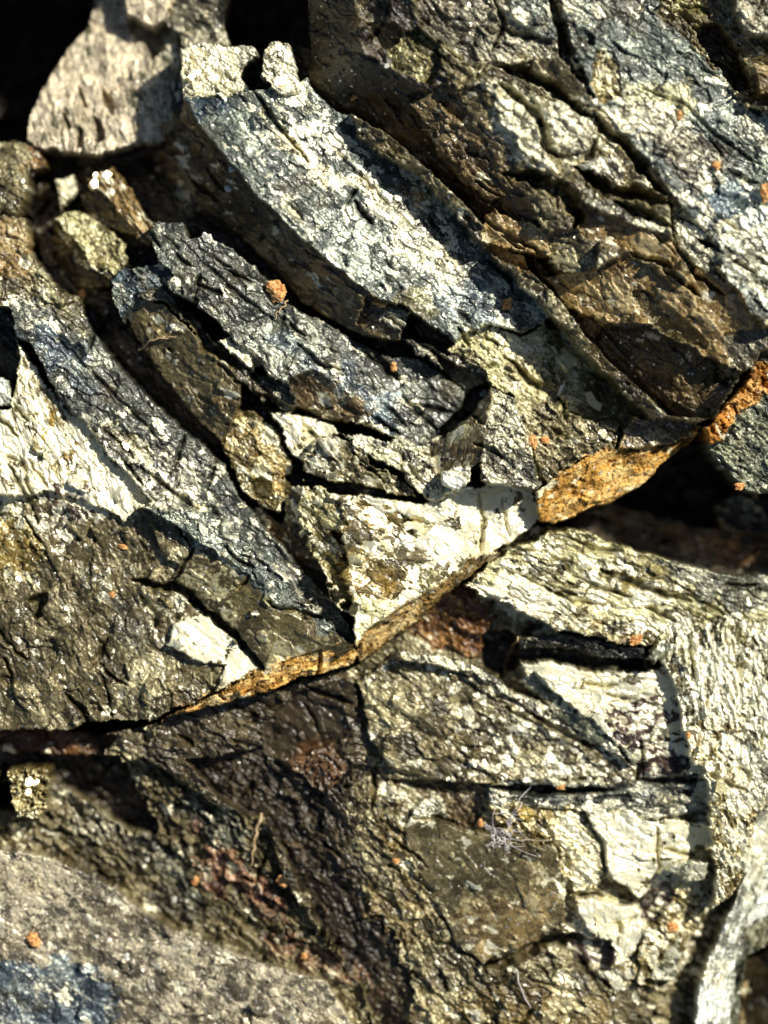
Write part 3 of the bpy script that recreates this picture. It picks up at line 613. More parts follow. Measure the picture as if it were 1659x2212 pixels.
def leak():
    global A, B, COV, MET
    ax = (w1x * 24 + w2x * 11 + fbm(X / 5, Y / 5, 91, 2) * 7) / STEP; ay = (w1y * 24 + w2y * 11 + fbm(X / 5, Y / 5, 92, 2) * 7) / STEP
    jj, ii = np.meshgrid(np.arange(NX), np.arange(NY))
    ub = np.array([p[0] in (UB, RT) for p in PARTS])[O]
    ax = np.where(ub, ax * .3, ax); ay = np.where(ub, ay * .3, ay)
    j2 = np.clip((jj + ax).round().astype(int), 0, NX - 1); i2 = np.clip((ii + ay).round().astype(int), 0, NY - 1)
    ok = (np.abs(Z[i2, j2] - Z) < 38)
    A = np.where(ok[..., None], A[i2, j2], A); B = np.where(ok[..., None], B[i2, j2], B)
    COV = np.where(ok, COV[i2, j2], COV); MET = np.where(ok, MET[i2, j2], MET)
leak()
stamp_chips()
grooves()

def detail():
    global Z
    smooth_z(1)
    ca = np.cos(ANG); sa = np.sin(ANG)
    xr = (X + w1x * 14) * ca + (Y + w1y * 14) * sa; yr = -(X + w1x * 14) * sa + (Y + w1y * 14) * ca
    ks = np.unique(np.stack([CEL.ravel(), ANI.ravel()]), axis=1)
    dz = np.zeros(X.shape); tint = np.zeros(X.shape); cr = np.zeros(X.shape); c_cell = np.zeros(X.shape); d_cell = np.zeros(X.shape)
    for q in range(ks.shape[1]):
        m = (CEL == ks[0, q]) & (ANI == ks[1, q])
        c_, a_ = ks[0, q], ks[1, q]
        for lv, (mul, amp) in enumerate(((1.0, 1.0), (0.48, .55), (.22, .32))):
            f1, f2, ra, rb, ox, oy = worley(xr[m] / (c_ * mul * math.sqrt(a_)), yr[m] / (c_ * mul / math.sqrt(a_)), 31 + lv)
            dz[m] += amp * ((ra - .5) * 1.0 + (rb - .5) * 2.2 * oy + (ra * 7 % 1 - .5) * 1.5 * ox) * RGH[m]
            if lv < 2: cr[m] += .55 * amp * CRK[m] * (rb > .35) * (1 - sstep(0.0, .11, f2 - f1))
            if lv == 0: tint[m] = ra
        f1, f2, ra, rb, ox, oy = worley((xr[m] + w2x[m] * 9) / 34, (yr[m] + w2y[m] * 9) / 17, 77)
        g1, g2, sa_, sb_, ox, oy = worley((xr[m] + w2x[m] * 5) / 15, (yr[m] + w2y[m] * 5) / 8, 78)
        pc = np.clip(PSHEEN[m] * (1 + 1.1 * fbm(X[m] / 60, Y[m] / 60, 79, 3)), 0, 1)
        c_cell[m] = (ra < pc) * 1.0 + ((sa_ < pc * .7) & (ra >= pc)) * .8
        c_cell[m] *= (sb_ > .12)
        d_cell[m] = ((rb > .86) | (sb_ > .9)) * 1.0
    Z += dz - cr
    Z += fbm(X / 70, Y / 70, 51, 3) * 8 + fbm(X / 14, Y / 14, 52, 3, .6) * (.6 + RGH * .06) + fbm(X / 5, Y / 5, 53, 2, .7) * (.18 + RGH * .02)
    return tint, c_cell, d_cell
def far(cx, cy, r0, r1, amt):
    d = np.hypot(X - cx, Y - cy)
    return amt * (1 - sstep(r0, r1, d))
Z -= far(-100, -50, 150, 800, 150) + far(-50, 2400, 150, 1000, 90) + far(1800, 2300, 150, 700, 90)
tint, c_cell, d_cell = detail()
big = fbm(X / 95, Y / 95, 61, 4, .6)
COV = np.clip(COV + (tint - .5) * .26 + big * .55, 0, 1)
A *= (1 + (tint - .5) * .7)[..., None]
blend = (sstep(.1, .6, fbm(X / 60, Y / 60, 71, 4, .6)) * .45)[..., None]
A[:] = A * (1 - blend) + np.array((.13, .098, .045)) * blend * (A.mean(-1, keepdims=True) / .1).clip(.2, 1.6)
yel = (sstep(.0, .6, fbm(X / 80, Y / 80, 75, 4, .6)) * .6)[..., None]
B[:] = B * (1 - yel) + np.array((1.0, .86, .50)) * B.max(-1, keepdims=True) * yel
deb = sstep(.35, .75, fbm(X / 33, Y / 33, 72, 4, .65)) * .5
A[:] = A * (1 - deb[..., None]) + np.array((.052, .060, .064)) * (deb * np.clip(A.mean(-1) / .06, .2, 1.5))[..., None]

warm = (A[..., 2] < A[..., 1]).astype(float)[..., None]
A[:] = A * (1 - warm) + A * np.array((1.10, 1.02, .84)) * warm
B[:] = B * np.array((1.0, .98, .90))
lum = B.max(-1)
notdark = (lum > .30)
cc = (c_cell * notdark)
ccw = cc[..., None]
B[:] = B * (1 - ccw) + np.array((.86, .81, .57)) * ccw  # pale facet cells: sun sheen put into the fleck colour
COV = np.clip(COV * (1 - cc) + cc * .80, 0, 1); MET = MET * (1 - cc) + cc * .35
dd = (d_cell * (cc < .1))
A *= (1 - .45 * dd)[..., None]; COV = np.clip(COV - .22 * dd, 0, 1)
# ------------------------------------------------------------------ materials
def rock_material(name, kind):
    m = bpy.data.materials.new(name); m.use_nodes = True
    n = m.node_tree.nodes; l = m.node_tree.links; n.clear()
    def N(t, **kw):
        o = n.new(t)
        for k_, v in kw.items(): setattr(o, k_, v)
        return o
    def math_(op, a, b=None, c=None, clamp=False):
        o = N('ShaderNodeMath', operation=op); o.use_clamp = clamp
        for i, v in enumerate((a, b, c)):
            if v is None: continue
            if isinstance(v, (int, float)): o.inputs[i].default_value = v
            else: l.new(v, o.inputs[i])
        return o.outputs[0]
    tc = N('ShaderNodeTexCoord')
    mp = N('ShaderNodeMapping'); l.new(tc.outputs['Object'], mp.inputs[0])
    mp.inputs['Scale'].default_value = (1 / K,) * 3
    pos = mp.outputs[0]
    aA = N('ShaderNodeAttribute', attribute_name='tarnish'); aB = N('ShaderNodeAttribute', attribute_name='fleck')
    def noise(scale, detail, rough, dist=0.0, vec=pos):
        o = N('ShaderNodeTexNoise'); o.inputs['Scale'].default_value = scale; o.inputs['Detail'].default_value = detail
        o.inputs['Roughness'].default_value = rough; o.inputs['Distortion'].default_value = dist
        l.new(vec, o.inputs['Vector']); return o.outputs['Fac']
    fine = {'grain': 1 / 6.5, 'stone': 1 / 11, 'facet': 1 / 26, 'streak': 1 / 11, 'crust': 1 / 14}[kind]
    vec = pos
    if kind == 'streak' or kind == 'crust':
        at = N('ShaderNodeAttribute', attribute_name='grain_dir')
        vec = at.outputs['Vector']
    n1 = noise(fine, 5, .68, .6 if kind != 'facet' else .3, vec)
    vo = N('ShaderNodeTexVoronoi', feature='SMOOTH_F1'); vo.inputs['Scale'].default_value = fine * 1.25; vo.inputs['Smoothness'].default_value = .4
    l.new(vec, vo.inputs['Vector'])
    n3 = noise(fine * .32, 4, .6, .5, vec)
    nn = math_('ADD', math_('ADD', math_('MULTIPLY', n1, .58), math_('MULTIPLY', n3, .30)), math_('MULTIPLY', math_('SUBTRACT', .8, vo.outputs['Distance']), .22))
    thr = math_('MULTIPLY_ADD', aA.outputs['Alpha'], -.46, .74)
    sharp = {'grain': 9, 'stone': 10, 'facet': 26, 'streak': 14, 'crust': 7}[kind]
    mask = math_('MULTIPLY', math_('ADD', math_('SUBTRACT', nn, thr), .02), sharp, clamp=True)
    v1 = noise(1 / 4.5, 3, .7, 0)
    v2 = noise(1 / 26, 4, .65, .8)
    gain = math_('MULTIPLY', math_('MULTIPLY_ADD', v1, 3.4, -.70), math_('MULTIPLY_ADD', v2, 1.8, .1))
    gain = math_('MAXIMUM', gain, .12)
    cA = N('ShaderNodeMix', data_type='RGBA', blend_type='MULTIPLY'); cA.inputs[0].default_value = 1
    l.new(aA.outputs['Color'], cA.inputs[6])
    cb = N('ShaderNodeCombineColor'); [l.new(gain, cb.inputs[i]) for i in range(3)]
    l.new(cb.outputs[0], cA.inputs[7])
    gB = math_('MULTIPLY_ADD', v1, .9 if kind != 'facet' else .35, .5 if kind != 'facet' else .8)
    cB = N('ShaderNodeMix', data_type='RGBA', blend_type='MULTIPLY'); cB.inputs[0].default_value = 1
    l.new(aB.outputs['Color'], cB.inputs[6])
    cb2 = N('ShaderNodeCombineColor'); [l.new(gB, cb2.inputs[i]) for i in range(3)]
    l.new(cb2.outputs[0], cB.inputs[7])
    mx = N('ShaderNodeMix', data_type='RGBA'); l.new(mask, mx.inputs[0]); l.new(cA.outputs[2], mx.inputs[6]); l.new(cB.outputs[2], mx.inputs[7])
    # tiny specks, sparkle put in as pale metallic colour
    wv = N('ShaderNodeTexVoronoi'); wv.inputs['Scale'].default_value = 1 / 8
    l.new(pos, wv.inputs['Vector'])
    sp = N('ShaderNodeSeparateColor'); l.new(wv.outputs['Color'], sp.inputs[0])
    spk = math_('MULTIPLY', math_('GREATER_THAN', sp.outputs[0], .955), math_('LESS_THAN', wv.outputs['Distance'], .38))
    mx2 = N('ShaderNodeMix', data_type='RGBA'); l.new(math_('MULTIPLY', spk, .85), mx2.inputs[0]); l.new(mx.outputs[2], mx2.inputs[6])
    mx2.inputs[7].default_value = (.72, .70, .60, 1)
    bs = N('ShaderNodeBsdfPrincipled')
    l.new(mx2.outputs[2], bs.inputs['Base Color'])
    met = math_('MULTIPLY', math_('MULTIPLY_ADD', mask, .7, .5), aB.outputs['Alpha'])
    met = math_('MAXIMUM', met, math_('MULTIPLY', spk, .85))
    l.new(met, bs.inputs['Metallic'])
    rg = math_('MULTIPLY_ADD', v2, .40, .20 if kind != 'crust' else .5)
    l.new(rg, bs.inputs['Roughness'])
    bs.inputs['Coat Weight'].default_value = .30 if kind != 'crust' else 0
    bs.inputs['Coat Roughness'].default_value = .22
    bs.inputs['Specular IOR Level'].default_value = .45 if kind != 'crust' else .2
    bp = N('ShaderNodeBump'); bp.inputs['Strength'].default_value = {'grain': .26, 'stone': .24, 'facet': .08, 'streak': .34, 'crust': .7}[kind]
    bp.inputs['Distance'].default_value = 5 * K
    hh = math_('ADD', math_('MULTIPLY', n1, 1.3), math_('ADD', math_('MULTIPLY', v1, .5), math_('MULTIPLY', v2, 1.6)))
    l.new(hh, bp.inputs['Height']); l.new(bp.outputs[0], bs.inputs['Normal'])
    out = N('ShaderNodeOutputMaterial'); l.new(bs.outputs[0], out.inputs[0])
    return m
MATS = {k_: rock_material('rock_' + k_, k_) for k_ in ('grain', 'stone', 'facet', 'streak', 'crust')}

# ------------------------------------------------------------------ cut the relief into its parts
THINGS = {
 'bed': None,
 RS: ('pale rounded stone with upright dark slits in the shadowed top left corner', 'stone'),
 BM: ('large bladed pyrite mass with long parallel ridges and an orange rusty lower edge', 'crystal mass'),
 UB: ('dark jointed rock block with a blue grey ridge, above the long blades at upper right', 'rock'),
 TS: ('small rough stone with a dark pit in the top right corner', 'stone'),
 KN: ('rounded tan and grey knob poking in at the left edge', 'stone'),
 RT: ('greenish stone with an orange crust at the right edge beside the black cavity', 'stone'),
 LB: ('broken lower rock with cream metal plates under the rusty edge', 'rock'),
 SF: ('silvery slab with long fine stripes at the bottom right', 'stone'),
 PB: ('blurred ochre pebble in the bottom right corner', 'stone'),
 SS: ('grey speckled stone with a blue patch filling the bottom left corner', 'stone'),
}
ROOT = {}
cell_owner = O[:-1, :-1]
zmax = np.maximum(np.maximum(Z[:-1, :-1], Z[1:, :-1]), np.maximum(Z[:-1, 1:], Z[1:, 1:]))
idx = np.arange(NY * NX).reshape(NY, NX)
quads = np.stack([idx[:-1, :-1], idx[1:, :-1], idx[1:, 1:], idx[:-1, 1:]], -1)
WXc = (X - W_ / 2) * K; WYc = -(Y - H_ / 2) * K; WZc = Z * K
flat = np.stack([WXc.ravel(), WYc.ravel(), WZc.ravel()], -1)
tar = np.concatenate([A, COV[..., None]], -1).reshape(-1, 4).clip(0, 1)
flk = np.concatenate([B, MET[..., None]], -1).reshape(-1, 4).clip(0, 1)
ca, sa = np.cos(ANG), np.sin(ANG)
gdir = np.stack([(X * ca + Y * sa) * .36, (-X * sa + Y * ca) * 1.0, Z * .5], -1).reshape(-1, 3)

def part_mesh(name, q, origin):
    u, inv = np.unique(q.ravel(), return_inverse=True)
    me = bpy.data.meshes.new(name)
    v = flat[u] - np.array(origin)
    nf = len(q)
    me.vertices.add(len(u)); me.vertices.foreach_set('co', v.astype(np.float32).ravel())
    me.loops.add(nf * 4); me.loops.foreach_set('vertex_index', inv.astype(np.int32).ravel())
    me.polygons.add(nf); me.polygons.foreach_set('loop_start', np.arange(0, nf * 4, 4, dtype=np.int32))
    me.polygons.foreach_set('loop_total', np.full(nf, 4, np.int32))
    me.update(calc_edges=True)
    for nm, arr in (('tarnish', tar), ('fleck', flk)):
        at = me.attributes.new(nm, 'FLOAT_COLOR', 'POINT'); at.data.foreach_set('color', arr[u].astype(np.float32).ravel())
    at = me.attributes.new('grain_dir', 'FLOAT_VECTOR', 'POINT'); at.data.foreach_set('vector', gdir[u].astype(np.float32).ravel())
    return me

for th, inf in THINGS.items():
    ids = [i for i, p in enumerate(PARTS) if p[0] == th and (cell_owner == i).any()]
    if th == 'bed':
        q = quads[cell_owner == 0]
        o = bpy.data.objects.new('rock_bed', part_mesh('rock_bed', q, (0, 0, 0)))
        S.collection.objects.link(o); o['kind'] = 'structure'; o.data.materials.append(MATS['stone']); continue
    allm = np.isin(O, ids)
    ox, oy = float(WXc[allm].mean()), float(WYc[allm].mean()); oz = float(WZc[allm].min())
    e = bpy.data.objects.new(th, None); S.collection.objects.link(e); e.location = (ox, oy, oz)
    e.empty_display_size = .004
    e['label'] = inf[0]; e['category'] = inf[1]; ROOT[th] = e
    for i in ids:
        q = quads[cell_owner == i]
        o = bpy.data.objects.new(PARTS[i][1], part_mesh(PARTS[i][1], q, (ox, oy, oz)))
        S.collection.objects.link(o); o.parent = e
        o.data.materials.append(MATS[PARTS[i][2]])

# the rock goes on beyond the picture on every side
def surroundings():
    st = 12.0
    hx = np.arange(-2400, W_ + 2400, st); hy = np.arange(-2400, H_ + 2400, st)
    HX, HY = np.meshgrid(hx, hy)
    f1, f2, ra, rb, ox, oy = worley((HX * .8 + HY * .6) / 260 + fbm(HX / 200, HY / 200, 5, 3) * .3, (-HX * .6 + HY * .8) / 120, 8)
    HZ = -80 + (ra - .5) * 130 + oy * 60 * (rb - .3) + fbm(HX / 60, HY / 60, 9, 4, .6) * 26 - 90 * (1 - sstep(0, .08, f2 - f1))
    inner = (HX > -M + st) & (HX < W_ + M - st * 2) & (HY > -M + st) & (HY < H_ + M - st * 2)
    n2, n1 = HX.shape; id_ = np.arange(n1 * n2).reshape(n2, n1)
    qd = np.stack([id_[:-1, :-1], id_[1:, :-1], id_[1:, 1:], id_[:-1, 1:]], -1)
    keep = ~(inner[:-1, :-1] & inner[1:, 1:])
    q = qd[keep]; u, inv = np.unique(q.ravel(), return_inverse=True)
    co = np.stack([(HX.ravel() - W_ / 2) * K, -(HY.ravel() - H_ / 2) * K, HZ.ravel() * K], -1)[u]
    me = bpy.data.meshes.new('outer_rock'); nf = len(q)
    me.vertices.add(len(u)); me.vertices.foreach_set('co', co.astype(np.float32).ravel())
    me.loops.add(nf * 4); me.loops.foreach_set('vertex_index', inv.astype(np.int32).ravel())
    me.polygons.add(nf); me.polygons.foreach_set('loop_start', np.arange(0, nf * 4, 4, dtype=np.int32)); me.polygons.foreach_set('loop_total', np.full(nf, 4, np.int32))
    me.update(calc_edges=True)
    col = np.ones((len(u), 4)); tt = (.6 + .8 * ra.ravel()[u])[:, None]
    col[:, :3] = np.array(C['olive'][0]) * tt; col[:, 3] = .42
    fl = np.ones((len(u), 4)); fl[:, :3] = C['olive'][1]; fl[:, 3] = .2
    for nm, arr in (('tarnish', col), ('fleck', fl)):
        at = me.attributes.new(nm, 'FLOAT_COLOR', 'POINT'); at.data.foreach_set('color', arr.astype(np.float32).ravel())
    o = bpy.data.objects.new('outer_rock', me); S.collection.objects.link(o); o['kind'] = 'structure'; me.materials.append(MATS['stone'])
surroundings()

# ================================================================== small loose things
def zat(x, y):
    i = int(round((y - gy[0]) / STEP)); j = int(round((x - gx[0]) / STEP))
    i = min(max(i, 1), NY - 2); j = min(max(j, 1), NX - 2)
    return float(Z[i - 1:i + 2, j - 1:j + 2].max())

def simple_mat(name, c1, c2, rough=.6, scale=1 / 7, trans=0.0, metal=0.0):
    m = bpy.data.materials.new(name); m.use_nodes = True
    n = m.node_tree.nodes; l = m.node_tree.links
    bs = n['Principled BSDF']; bs.inputs['Roughness'].default_value = rough; bs.inputs['Metallic'].default_value = metal
    tc = n.new('ShaderNodeTexCoord'); mp = n.new('ShaderNodeMapping'); mp.inputs['Scale'].default_value = (1 / K,) * 3
    l.new(tc.outputs['Object'], mp.inputs[0])
    no = n.new('ShaderNodeTexNoise'); no.inputs['Scale'].default_value = scale; no.inputs['Detail'].default_value = 4; l.new(mp.outputs[0], no.inputs['Vector'])
    cr = n.new('ShaderNodeValToRGB'); cr.color_ramp.elements[0].position = .38; cr.color_ramp.elements[1].position = .62
    cr.color_ramp.elements[0].color = (*c1, 1); cr.color_ramp.elements[1].color = (*c2, 1)
    l.new(no.outputs['Fac'], cr.inputs[0]); l.new(cr.outputs[0], bs.inputs['Base Color'])
    bp = n.new('ShaderNodeBump'); bp.inputs['Distance'].default_value = 3 * K; bp.inputs['Strength'].default_value = .7
    l.new(no.outputs['Fac'], bp.inputs['Height']); l.new(bp.outputs[0], bs.inputs['Normal'])
    if trans: bs.inputs['Transmission Weight'].default_value = trans
    return m
M_OR = simple_mat('orange_rust_grain', (.46, .16, .04), (.86, .50, .17), .55)
M_PK = simple_mat('pink_grain', (.55, .30, .22), (.80, .58, .48), .5)
M_WH = simple_mat('bare_metal_grain', (.62, .60, .48), (.85, .84, .74), .3, metal=.3)
M_GD = simple_mat('pale_gold_flake', (.66, .56, .26), (.82, .74, .42), .35, metal=.4)
M_FB = simple_mat('white_fibre', (.70, .62, .60), (.85, .80, .78), .5)
M_TH = simple_mat('tan_fibre', (.45, .30, .14), (.62, .46, .26), .5)

def lump_mesh(name, r, seed, flat_=.75, bumps=3, squ=(1, 1)):
    bm = bmesh.new(); rnd = random.Random(seed)
    for b in range(bumps):
        k_ = 1.0 if b == 0 else rnd.uniform(.4, .7)
        off = Vector((0, 0, 0)) if b == 0 else Vector((rnd.uniform(-.8, .8), rnd.uniform(-.8, .8), rnd.uniform(-.2, .3)))
        res = bmesh.ops.create_icosphere(bm, subdivisions=3, radius=1)
        ph = [rnd.uniform(0, 6.3) for _ in range(6)]
        for v in res['verts']:
            c = v.co
            d = 1 + .24 * math.sin(3.1 * c.x + ph[0]) * math.sin(3.7 * c.y + ph[1]) + .2 * math.sin(6.3 * c.y + ph[2]) * math.sin(5.9 * c.z + ph[3]) + .08 * math.sin(11 * c.x + ph[4]) * math.sin(12 * c.z + ph[5]) + rnd.uniform(-.09, .09)
            v.co = Vector((c.x * squ[0], c.y * squ[1], c.z * flat_)) * d * k_ + off
    for v in bm.verts: v.co *= r * K
    me = bpy.data.meshes.new(name); bm.to_mesh(me); bm.free()
    return me

def top(o, label, cat, group=None):
    o['label'] = label; o['category'] = cat
    if group: o['group'] = group
    return o
def put(name, me, mat, x, y, dz, label, cat, group=None, rot=0):
    o = bpy.data.objects.new(name, me); S.collection.objects.link(o)
    o.location = (wx(x), wy(y), (zat(x, y) + dz) * K); o.rotation_euler = (0, 0, rot)
    if not me.materials: me.materials.append(mat)
    return top(o, label, cat, group)

GR = 'loose orange rust grains'
grains = [
 (597, 628, 30, 'largest orange grain, perched beside the dark trough on the dark blue blade', (1, 1.15)),
 (822, 655, 19, 'flat orange red grain at the lower end of the long blade', (1.3, .7)),
 (1096, 655, 16, 'rust red pointed grain where the blade meets the black shadow', (.8, 1.1)),
 (1642, 425, 19, 'tall bright orange grain on the blue ridge at the right edge', (.7, 1.5)),
 (1540, 366, 14, 'orange grain on the blue grey ridge, left of the tall one', (1, .8)),
 (1462, 258, 10, 'small elongated orange grain high on the blue grey ridge', (.6, 1.5)),
 (1150, 955, 17, 'branched orange grain right of the grey pyramid', (.6, 1.5)),
 (1178, 950, 12, 'amber round grain touching the branched one by the pyramid', (1, 1)),
 (1376, 1384, 17, 'pale orange grain at the right end of the dark bar', (1.1, .8)),
 (1598, 1050, 14, 'red orange grain at the mouth of the black cavity', (1.2, .8)),
 (1650, 1070, 11, 'orange grain at the right frame edge under the rusty stone', (.9, 1)),
 (608, 1912, 17, 'bright orange grain in the brown debris below the middle', (1.1, 1)),
 (415, 1918, 13, 'orange grain on the pink streak of debris near the bottom left', (1, 1)),
 (1462, 2015, 17, 'orange grain in a dark nook left of the silvery slab', (1.2, .8)),
 (855, 1868, 10, 'small orange grain at the left edge of the large olive plate', (1.2, .8)),
 (1040, 1785, 10, 'orange grain beside the white fibre tuft', (.8, 1.2)),
 (1215, 1708, 9, 'brown orange grain in the long black crack', (1.4, .8)),
 (262, 1180, 10, 'orange fleck near the top of the tarnished flat', (1.6, .7)),
 (240, 1285, 9, 'dull orange fleck in a crack of the tarnished flat', (1, 1)),
 (1490, 1590, 9, 'small orange grain on the pale striped corner', (.8, 1.2)),
 (62, 2042, 20, 'blurred ochre grain on the speckled stone at the lower left', (1, 1.1)),
 (655, 2078, 10, 'peach grain at the upper rim of the speckled stone', (1, 1)),
 (850, 790, 12, 'yellow grain in the little groove across the dark blue blade', (.8, 1.3)),
 (765, 208, 9, 'dim orange grain on the shadowed wall near the top', (1, 1)),
 (165, 625, 13, 'peach grain on the lip above the dark left trough', (1, 1)),
]
for i, (x, y, r, lab, sq) in enumerate(grains):
    put('rust_grain', lump_mesh('rust_grain', r * .62, 100 + i, .7, 7, sq), M_OR, x, y, r * (.9 if r > 25 else .25), lab, 'grain', GR)
GW = 'tiny bare metal grains'
whites = [
 (1048, 846, 8, 'white grain on the tip of the pyramid'), (500, 365, 8, 'pinkish white grain on the shaded wall of the long blade'),
 (490, 402, 9, 'white grain on the shaded wall just under the pinkish one'), (152, 848, 9, 'pink white grain in the middle of the lower blue blade'),
  
  
 (845, 515, 8, 'pink white grain in the middle of the long blade'), (876, 620, 8, 'white grain above the orange red one'),
 (371, 703, 7, 'white grain on the small ledge of the dark blade'), (828, 1447, 7, 'white grain on the olive plate just below the rusty edge'),
 (368, 1960, 7, 'square white grain on the dark shelf at lower left'), (308, 1870, 6, 'white grain on the dark shelf above the square one'),
 (835, 152, 6, 'white grain on the brown wall near the round knob'), (1400, 1720, 7, 'upper of the white grains at the end of the bluish band'),
 (1278, 1690, 8, 'white grain above the long black crack'), (200, 2035, 5, 'yellow white speck on the speckled stone'),
 (265, 2080, 9, 'cream grain at the bottom of the speckled stone'), (1330, 2172, 6, 'white grain at the foot of the lower gold plate'),
 (448, 515, 12, 'white lump at the upper rim of the dark blue blade'), 
  
 (1100, 975, 5, 'small white dot low on the pyramid'), (1376, 290, 6, 'small white grain on the side of the blue ridge'),
]
for i, (x, y, r, lab) in enumerate(whites):
    put('metal_grain', lump_mesh('metal_grain', r * .8, 300 + i, .6, 3), M_WH, x, y, r * .2, lab, 'grain', GW)

# flakes
def flake(name, poly, th, mat, tilt, label, cat, group=None):
    cx, cy = cen(poly)
    bm = bmesh.new()
    lo = [bm.verts.new(((x - cx) * K, -(y - cy) * K, 0)) for x, y in poly]
    hi = [bm.verts.new(((x - cx) * K * .93, -(y - cy) * K * .93, th * K)) for x, y in poly]
    n_ = len(poly)
    bm.faces.new(hi[::-1]); bm.faces.new(lo)
    for a in range(n_): bm.faces.new((lo[a], hi[a], hi[(a + 1) % n_], lo[(a + 1) % n_]))
    bmesh.ops.recalc_face_normals(bm, faces=bm.faces)
    me = bpy.data.meshes.new(name); bm.to_mesh(me); bm.free()
    o = put(name, me, mat, cx, cy, 3, label, cat, group)
    o.rotation_euler = tilt
    return o
flake('gold_flake', [(1265,845),(1278,842),(1290,862),(1305,872),(1300,888),(1285,880),(1270,868)], 7, M_GD, (.05, .25, 0), 'pale gold flake standing on the ridge left of the rusty tip', 'flake', 'metal flakes')
flake('gold_flake', [(1213,830),(1222,828),(1212,848),(1204,856)], 6, M_WH, (0, .2, 0), 'thin white flake left of the pale gold flake', 'flake', 'metal flakes')
flake('gold_flake', [(1550,1688),(1562,1680),(1572,1705),(1560,1720),(1545,1712)], 6, M_GD, (.1, .2, 0), 'yellow flake on the pale flank right of the dark band', 'flake', 'metal flakes')

# mirror-bright crystal faces turned to the sun
M_MR = simple_mat('mirror_metal', (.88, .80, .52), (.95, .90, .68), .42, metal=1.0)
for nd in M_MR.node_tree.nodes:
    if nd.type == 'BUMP': nd.inputs['Strength'].default_value = .25
half = (sdir + Vector((0, 0, 1))).normalized()
def facets(name, x, y, R, n_, seed, label, group='sun-struck crystal faces'):
    rn = random.Random(seed); bm = bmesh.new(); z0 = zat(x, y)
    for q in range((n_ + 1) // 3):
        cx, cy = x + rn.gauss(0, R * .42), y + rn.gauss(0, R * .42)
        r_ = R * rn.uniform(.22, .5)
        rot = half.to_track_quat('Z', 'Y').to_matrix() @ Matrix.Rotation(rn.uniform(0, 6), 3, 'Z')
        tl = Matrix.Rotation(rn.gauss(0, .05), 3, 'X')
        k_ = rn.choice((4, 5, 6)); lo = []; hi = []
        base = Vector(((cx - x) * K, -(cy - y) * K, (zat(cx, cy) - z0 + r_ * .25) * K))
        for a in range(k_):
            t = a / k_ * 6.283 + rn.uniform(-.3, .3)
            p = Vector((math.cos(t) * r_, math.sin(t) * r_ * .8, 0))
            hi.append(bm.verts.new(base + rot @ (tl @ p) * K)); lo.append(bm.verts.new(base + (rot @ (p * 1.2 + Vector((0, 0, -r_ * 1.2)))) * K))
        bm.faces.new(hi); bm.faces.new(lo[::-1])
        for a in range(k_): bm.faces.new((hi[a], lo[a], lo[(a + 1) % k_], hi[(a + 1) % k_]))
    me = bpy.data.meshes.new(name); bm.to_mesh(me); bm.free(); me.materials.append(M_MR)
    o = bpy.data.objects.new(name, me); S.collection.objects.link(o)
    o.location = (wx(x), wy(y), z0 * K)
    return top(o, label, 'crystal', group)
for i, (x, y, R, n_, lab) in enumerate([
  (60, 378, 22, 7, 'blown out yellow white crystal cluster below the rounded knob'),
  (203, 362, 24, 8, 'brilliant white crystal cluster under the rounded stone'),
  (123, 522, 12, 4, 'small glinting crystal at the foot of the stubby blades'),
  (395, 124, 16, 5, 'glaring white crystal on the left corner of the long blade end'),
  (425, 160, 22, 7, 'glaring cream crystals on the end of the long blade'),
  (610, 170, 26, 9, 'brightest white crystals at the notch of the long blade end'),
  (598, 110, 16, 5, 'bright crystals at the very top of the long blade end'),
  (1015, 15, 14, 3, 'mint white crystal glint at the top edge of the upper right block'),
  (40, 1250, 16, 5, 'glinting crystals on the left border of the tarnished flat'),
  (75, 1260, 12, 3, 'second glint just right of the one on the tarnished flat border'),
  (250, 1538, 12, 4, 'glinting crystals near the lower edge of the tarnished flat'),
  (55, 1700, 30, 10, 'glitter on the small cube at the lower left'),
  (270, 965, 22, 5, 'cream glints in the middle of the lower blue blade')]):
    facets('crystal_glint', x, y, R, n_, 40 + i, lab)

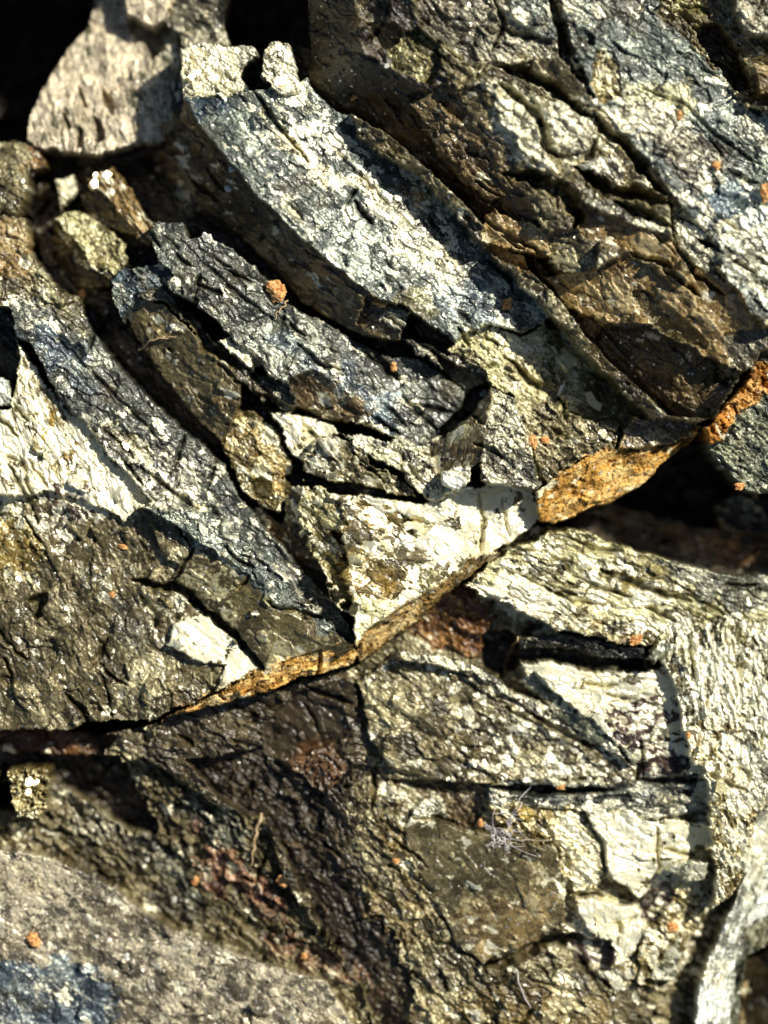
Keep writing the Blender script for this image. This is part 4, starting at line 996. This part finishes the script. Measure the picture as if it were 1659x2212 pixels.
# fibres
def tube(bm, pts, r):
    ring = []
    for i, p in enumerate(pts):
        p = Vector(p)
        d = (Vector(pts[min(i + 1, len(pts) - 1)]) - Vector(pts[max(i - 1, 0)])).normalized()
        a = d.cross(Vector((0, 0, 1)));
        if a.length < 1e-6: a = Vector((1, 0, 0))
        a.normalize(); b = d.cross(a)
        rr = r * (1 - .5 * i / len(pts))
        ring.append([bm.verts.new(p + (a * math.cos(t) + b * math.sin(t)) * rr) for t in (0, 1.257, 2.513, 3.77, 5.027)])
    for i in range(len(ring) - 1):
        for k_ in range(5):
            bm.faces.new((ring[i][k_], ring[i][(k_ + 1) % 5], ring[i + 1][(k_ + 1) % 5], ring[i + 1][k_]))
def strand(paths, name, mat, label, cat, r=1.6, group=None):
    bm = bmesh.new()
    x0, y0 = paths[0][0][:2]; z0 = zat(x0, y0)
    for pts in paths:
        out = []
        m_ = max(2, 26 // len(pts))
        for i in range(len(pts) - 1):
            for q in range(m_):
                f = q / m_
                x = pts[i][0] * (1 - f) + pts[i + 1][0] * f; y = pts[i][1] * (1 - f) + pts[i + 1][1] * f
                lift = pts[i][2] * (1 - f) + pts[i + 1][2] * f if len(pts[i]) > 2 else 3
                x += 2.5 * math.sin(i * 2.1 + q * .9); y += 2.5 * math.cos(i * 1.7 + q * .7)
                out.append(((x - x0) * K, -(y - y0) * K, (zat(x, y) + lift - z0) * K))
        # soften height jumps
        zs = [p[2] for p in out]
        for _ in range(6):
            zs = [max(zs[k_], (zs[max(k_ - 1, 0)] + zs[k_] + zs[min(k_ + 1, len(zs) - 1)]) / 3) for k_ in range(len(zs))]
        tube(bm, [(p[0], p[1], z_) for p, z_ in zip(out, zs)], r * K)
    me = bpy.data.meshes.new(name); bm.to_mesh(me); bm.free()
    for p in me.polygons: p.use_smooth = True
    o = bpy.data.objects.new(name, me); S.collection.objects.link(o)
    o.location = (wx(x0), wy(y0), z0 * K); me.materials.append(mat)
    return top(o, label, cat, group)
rnd = random.Random(5)
paths = [[(1058,1715),(1070,1750),(1068,1785),(1078,1820),(1110,1832),(1150,1836)], [(1130,1735),(1110,1775),(1095,1815),(1080,1828)], [(1062,1790),(1090,1820),(1140,1822),(1200,1818)],
         [(1066,1760),(1120,1765),(1150,1760)], [(1050,1830),(1090,1815),(1120,1840),(1170,1855)], [(1150,1700),(1115,1750),(1100,1800)]]
for _ in range(26):
    a = rnd.uniform(0, 6.3); x, y = 1083 + rnd.uniform(-22, 22), 1812 + rnd.uniform(-18, 16); L = rnd.uniform(14, 48)
    paths.append([(x, y, 3), (x + L * .5 * math.cos(a), y + L * .5 * math.sin(a), rnd.uniform(4, 12)), (x + L * math.cos(a + .5), y + L * math.sin(a + .5) * .7, 3)])
strand(paths, 'fibre_tuft', M_FB, 'tangled tuft of fine pinkish white fibres on the crack above the large olive plate', 'fibre', .8)
strand([[(1121,1375),(1112,1410),(1100,1440),(1092,1460)]], 'pale_thread', M_TH, 'short pale thread hanging across the black pit left of the dark bar', 'thread', 2.4, 'loose threads')
strand([[(618,640),(616,660),(600,675),(590,690)]], 'pale_thread', M_TH, 'curled tan thread below the largest orange grain', 'thread', 2.2, 'loose threads')
strand([[(1115,2100),(1130,2150),(1150,2190)]], 'pale_thread', M_FB, 'fine white thread near the bottom, below the large olive plate', 'thread', 1.8, 'loose threads')
strand([[(295,750),(330,733),(365,728),(380,722)]], 'pale_thread', M_TH, 'tan thread across the shaded side wall at the left', 'thread', 2.4, 'loose threads')
strand([[(560,1765),(550,1810),(545,1850),(535,1885)]], 'pale_thread', M_TH, 'thick ochre thread on the debris slope', 'thread', 4, 'loose threads')
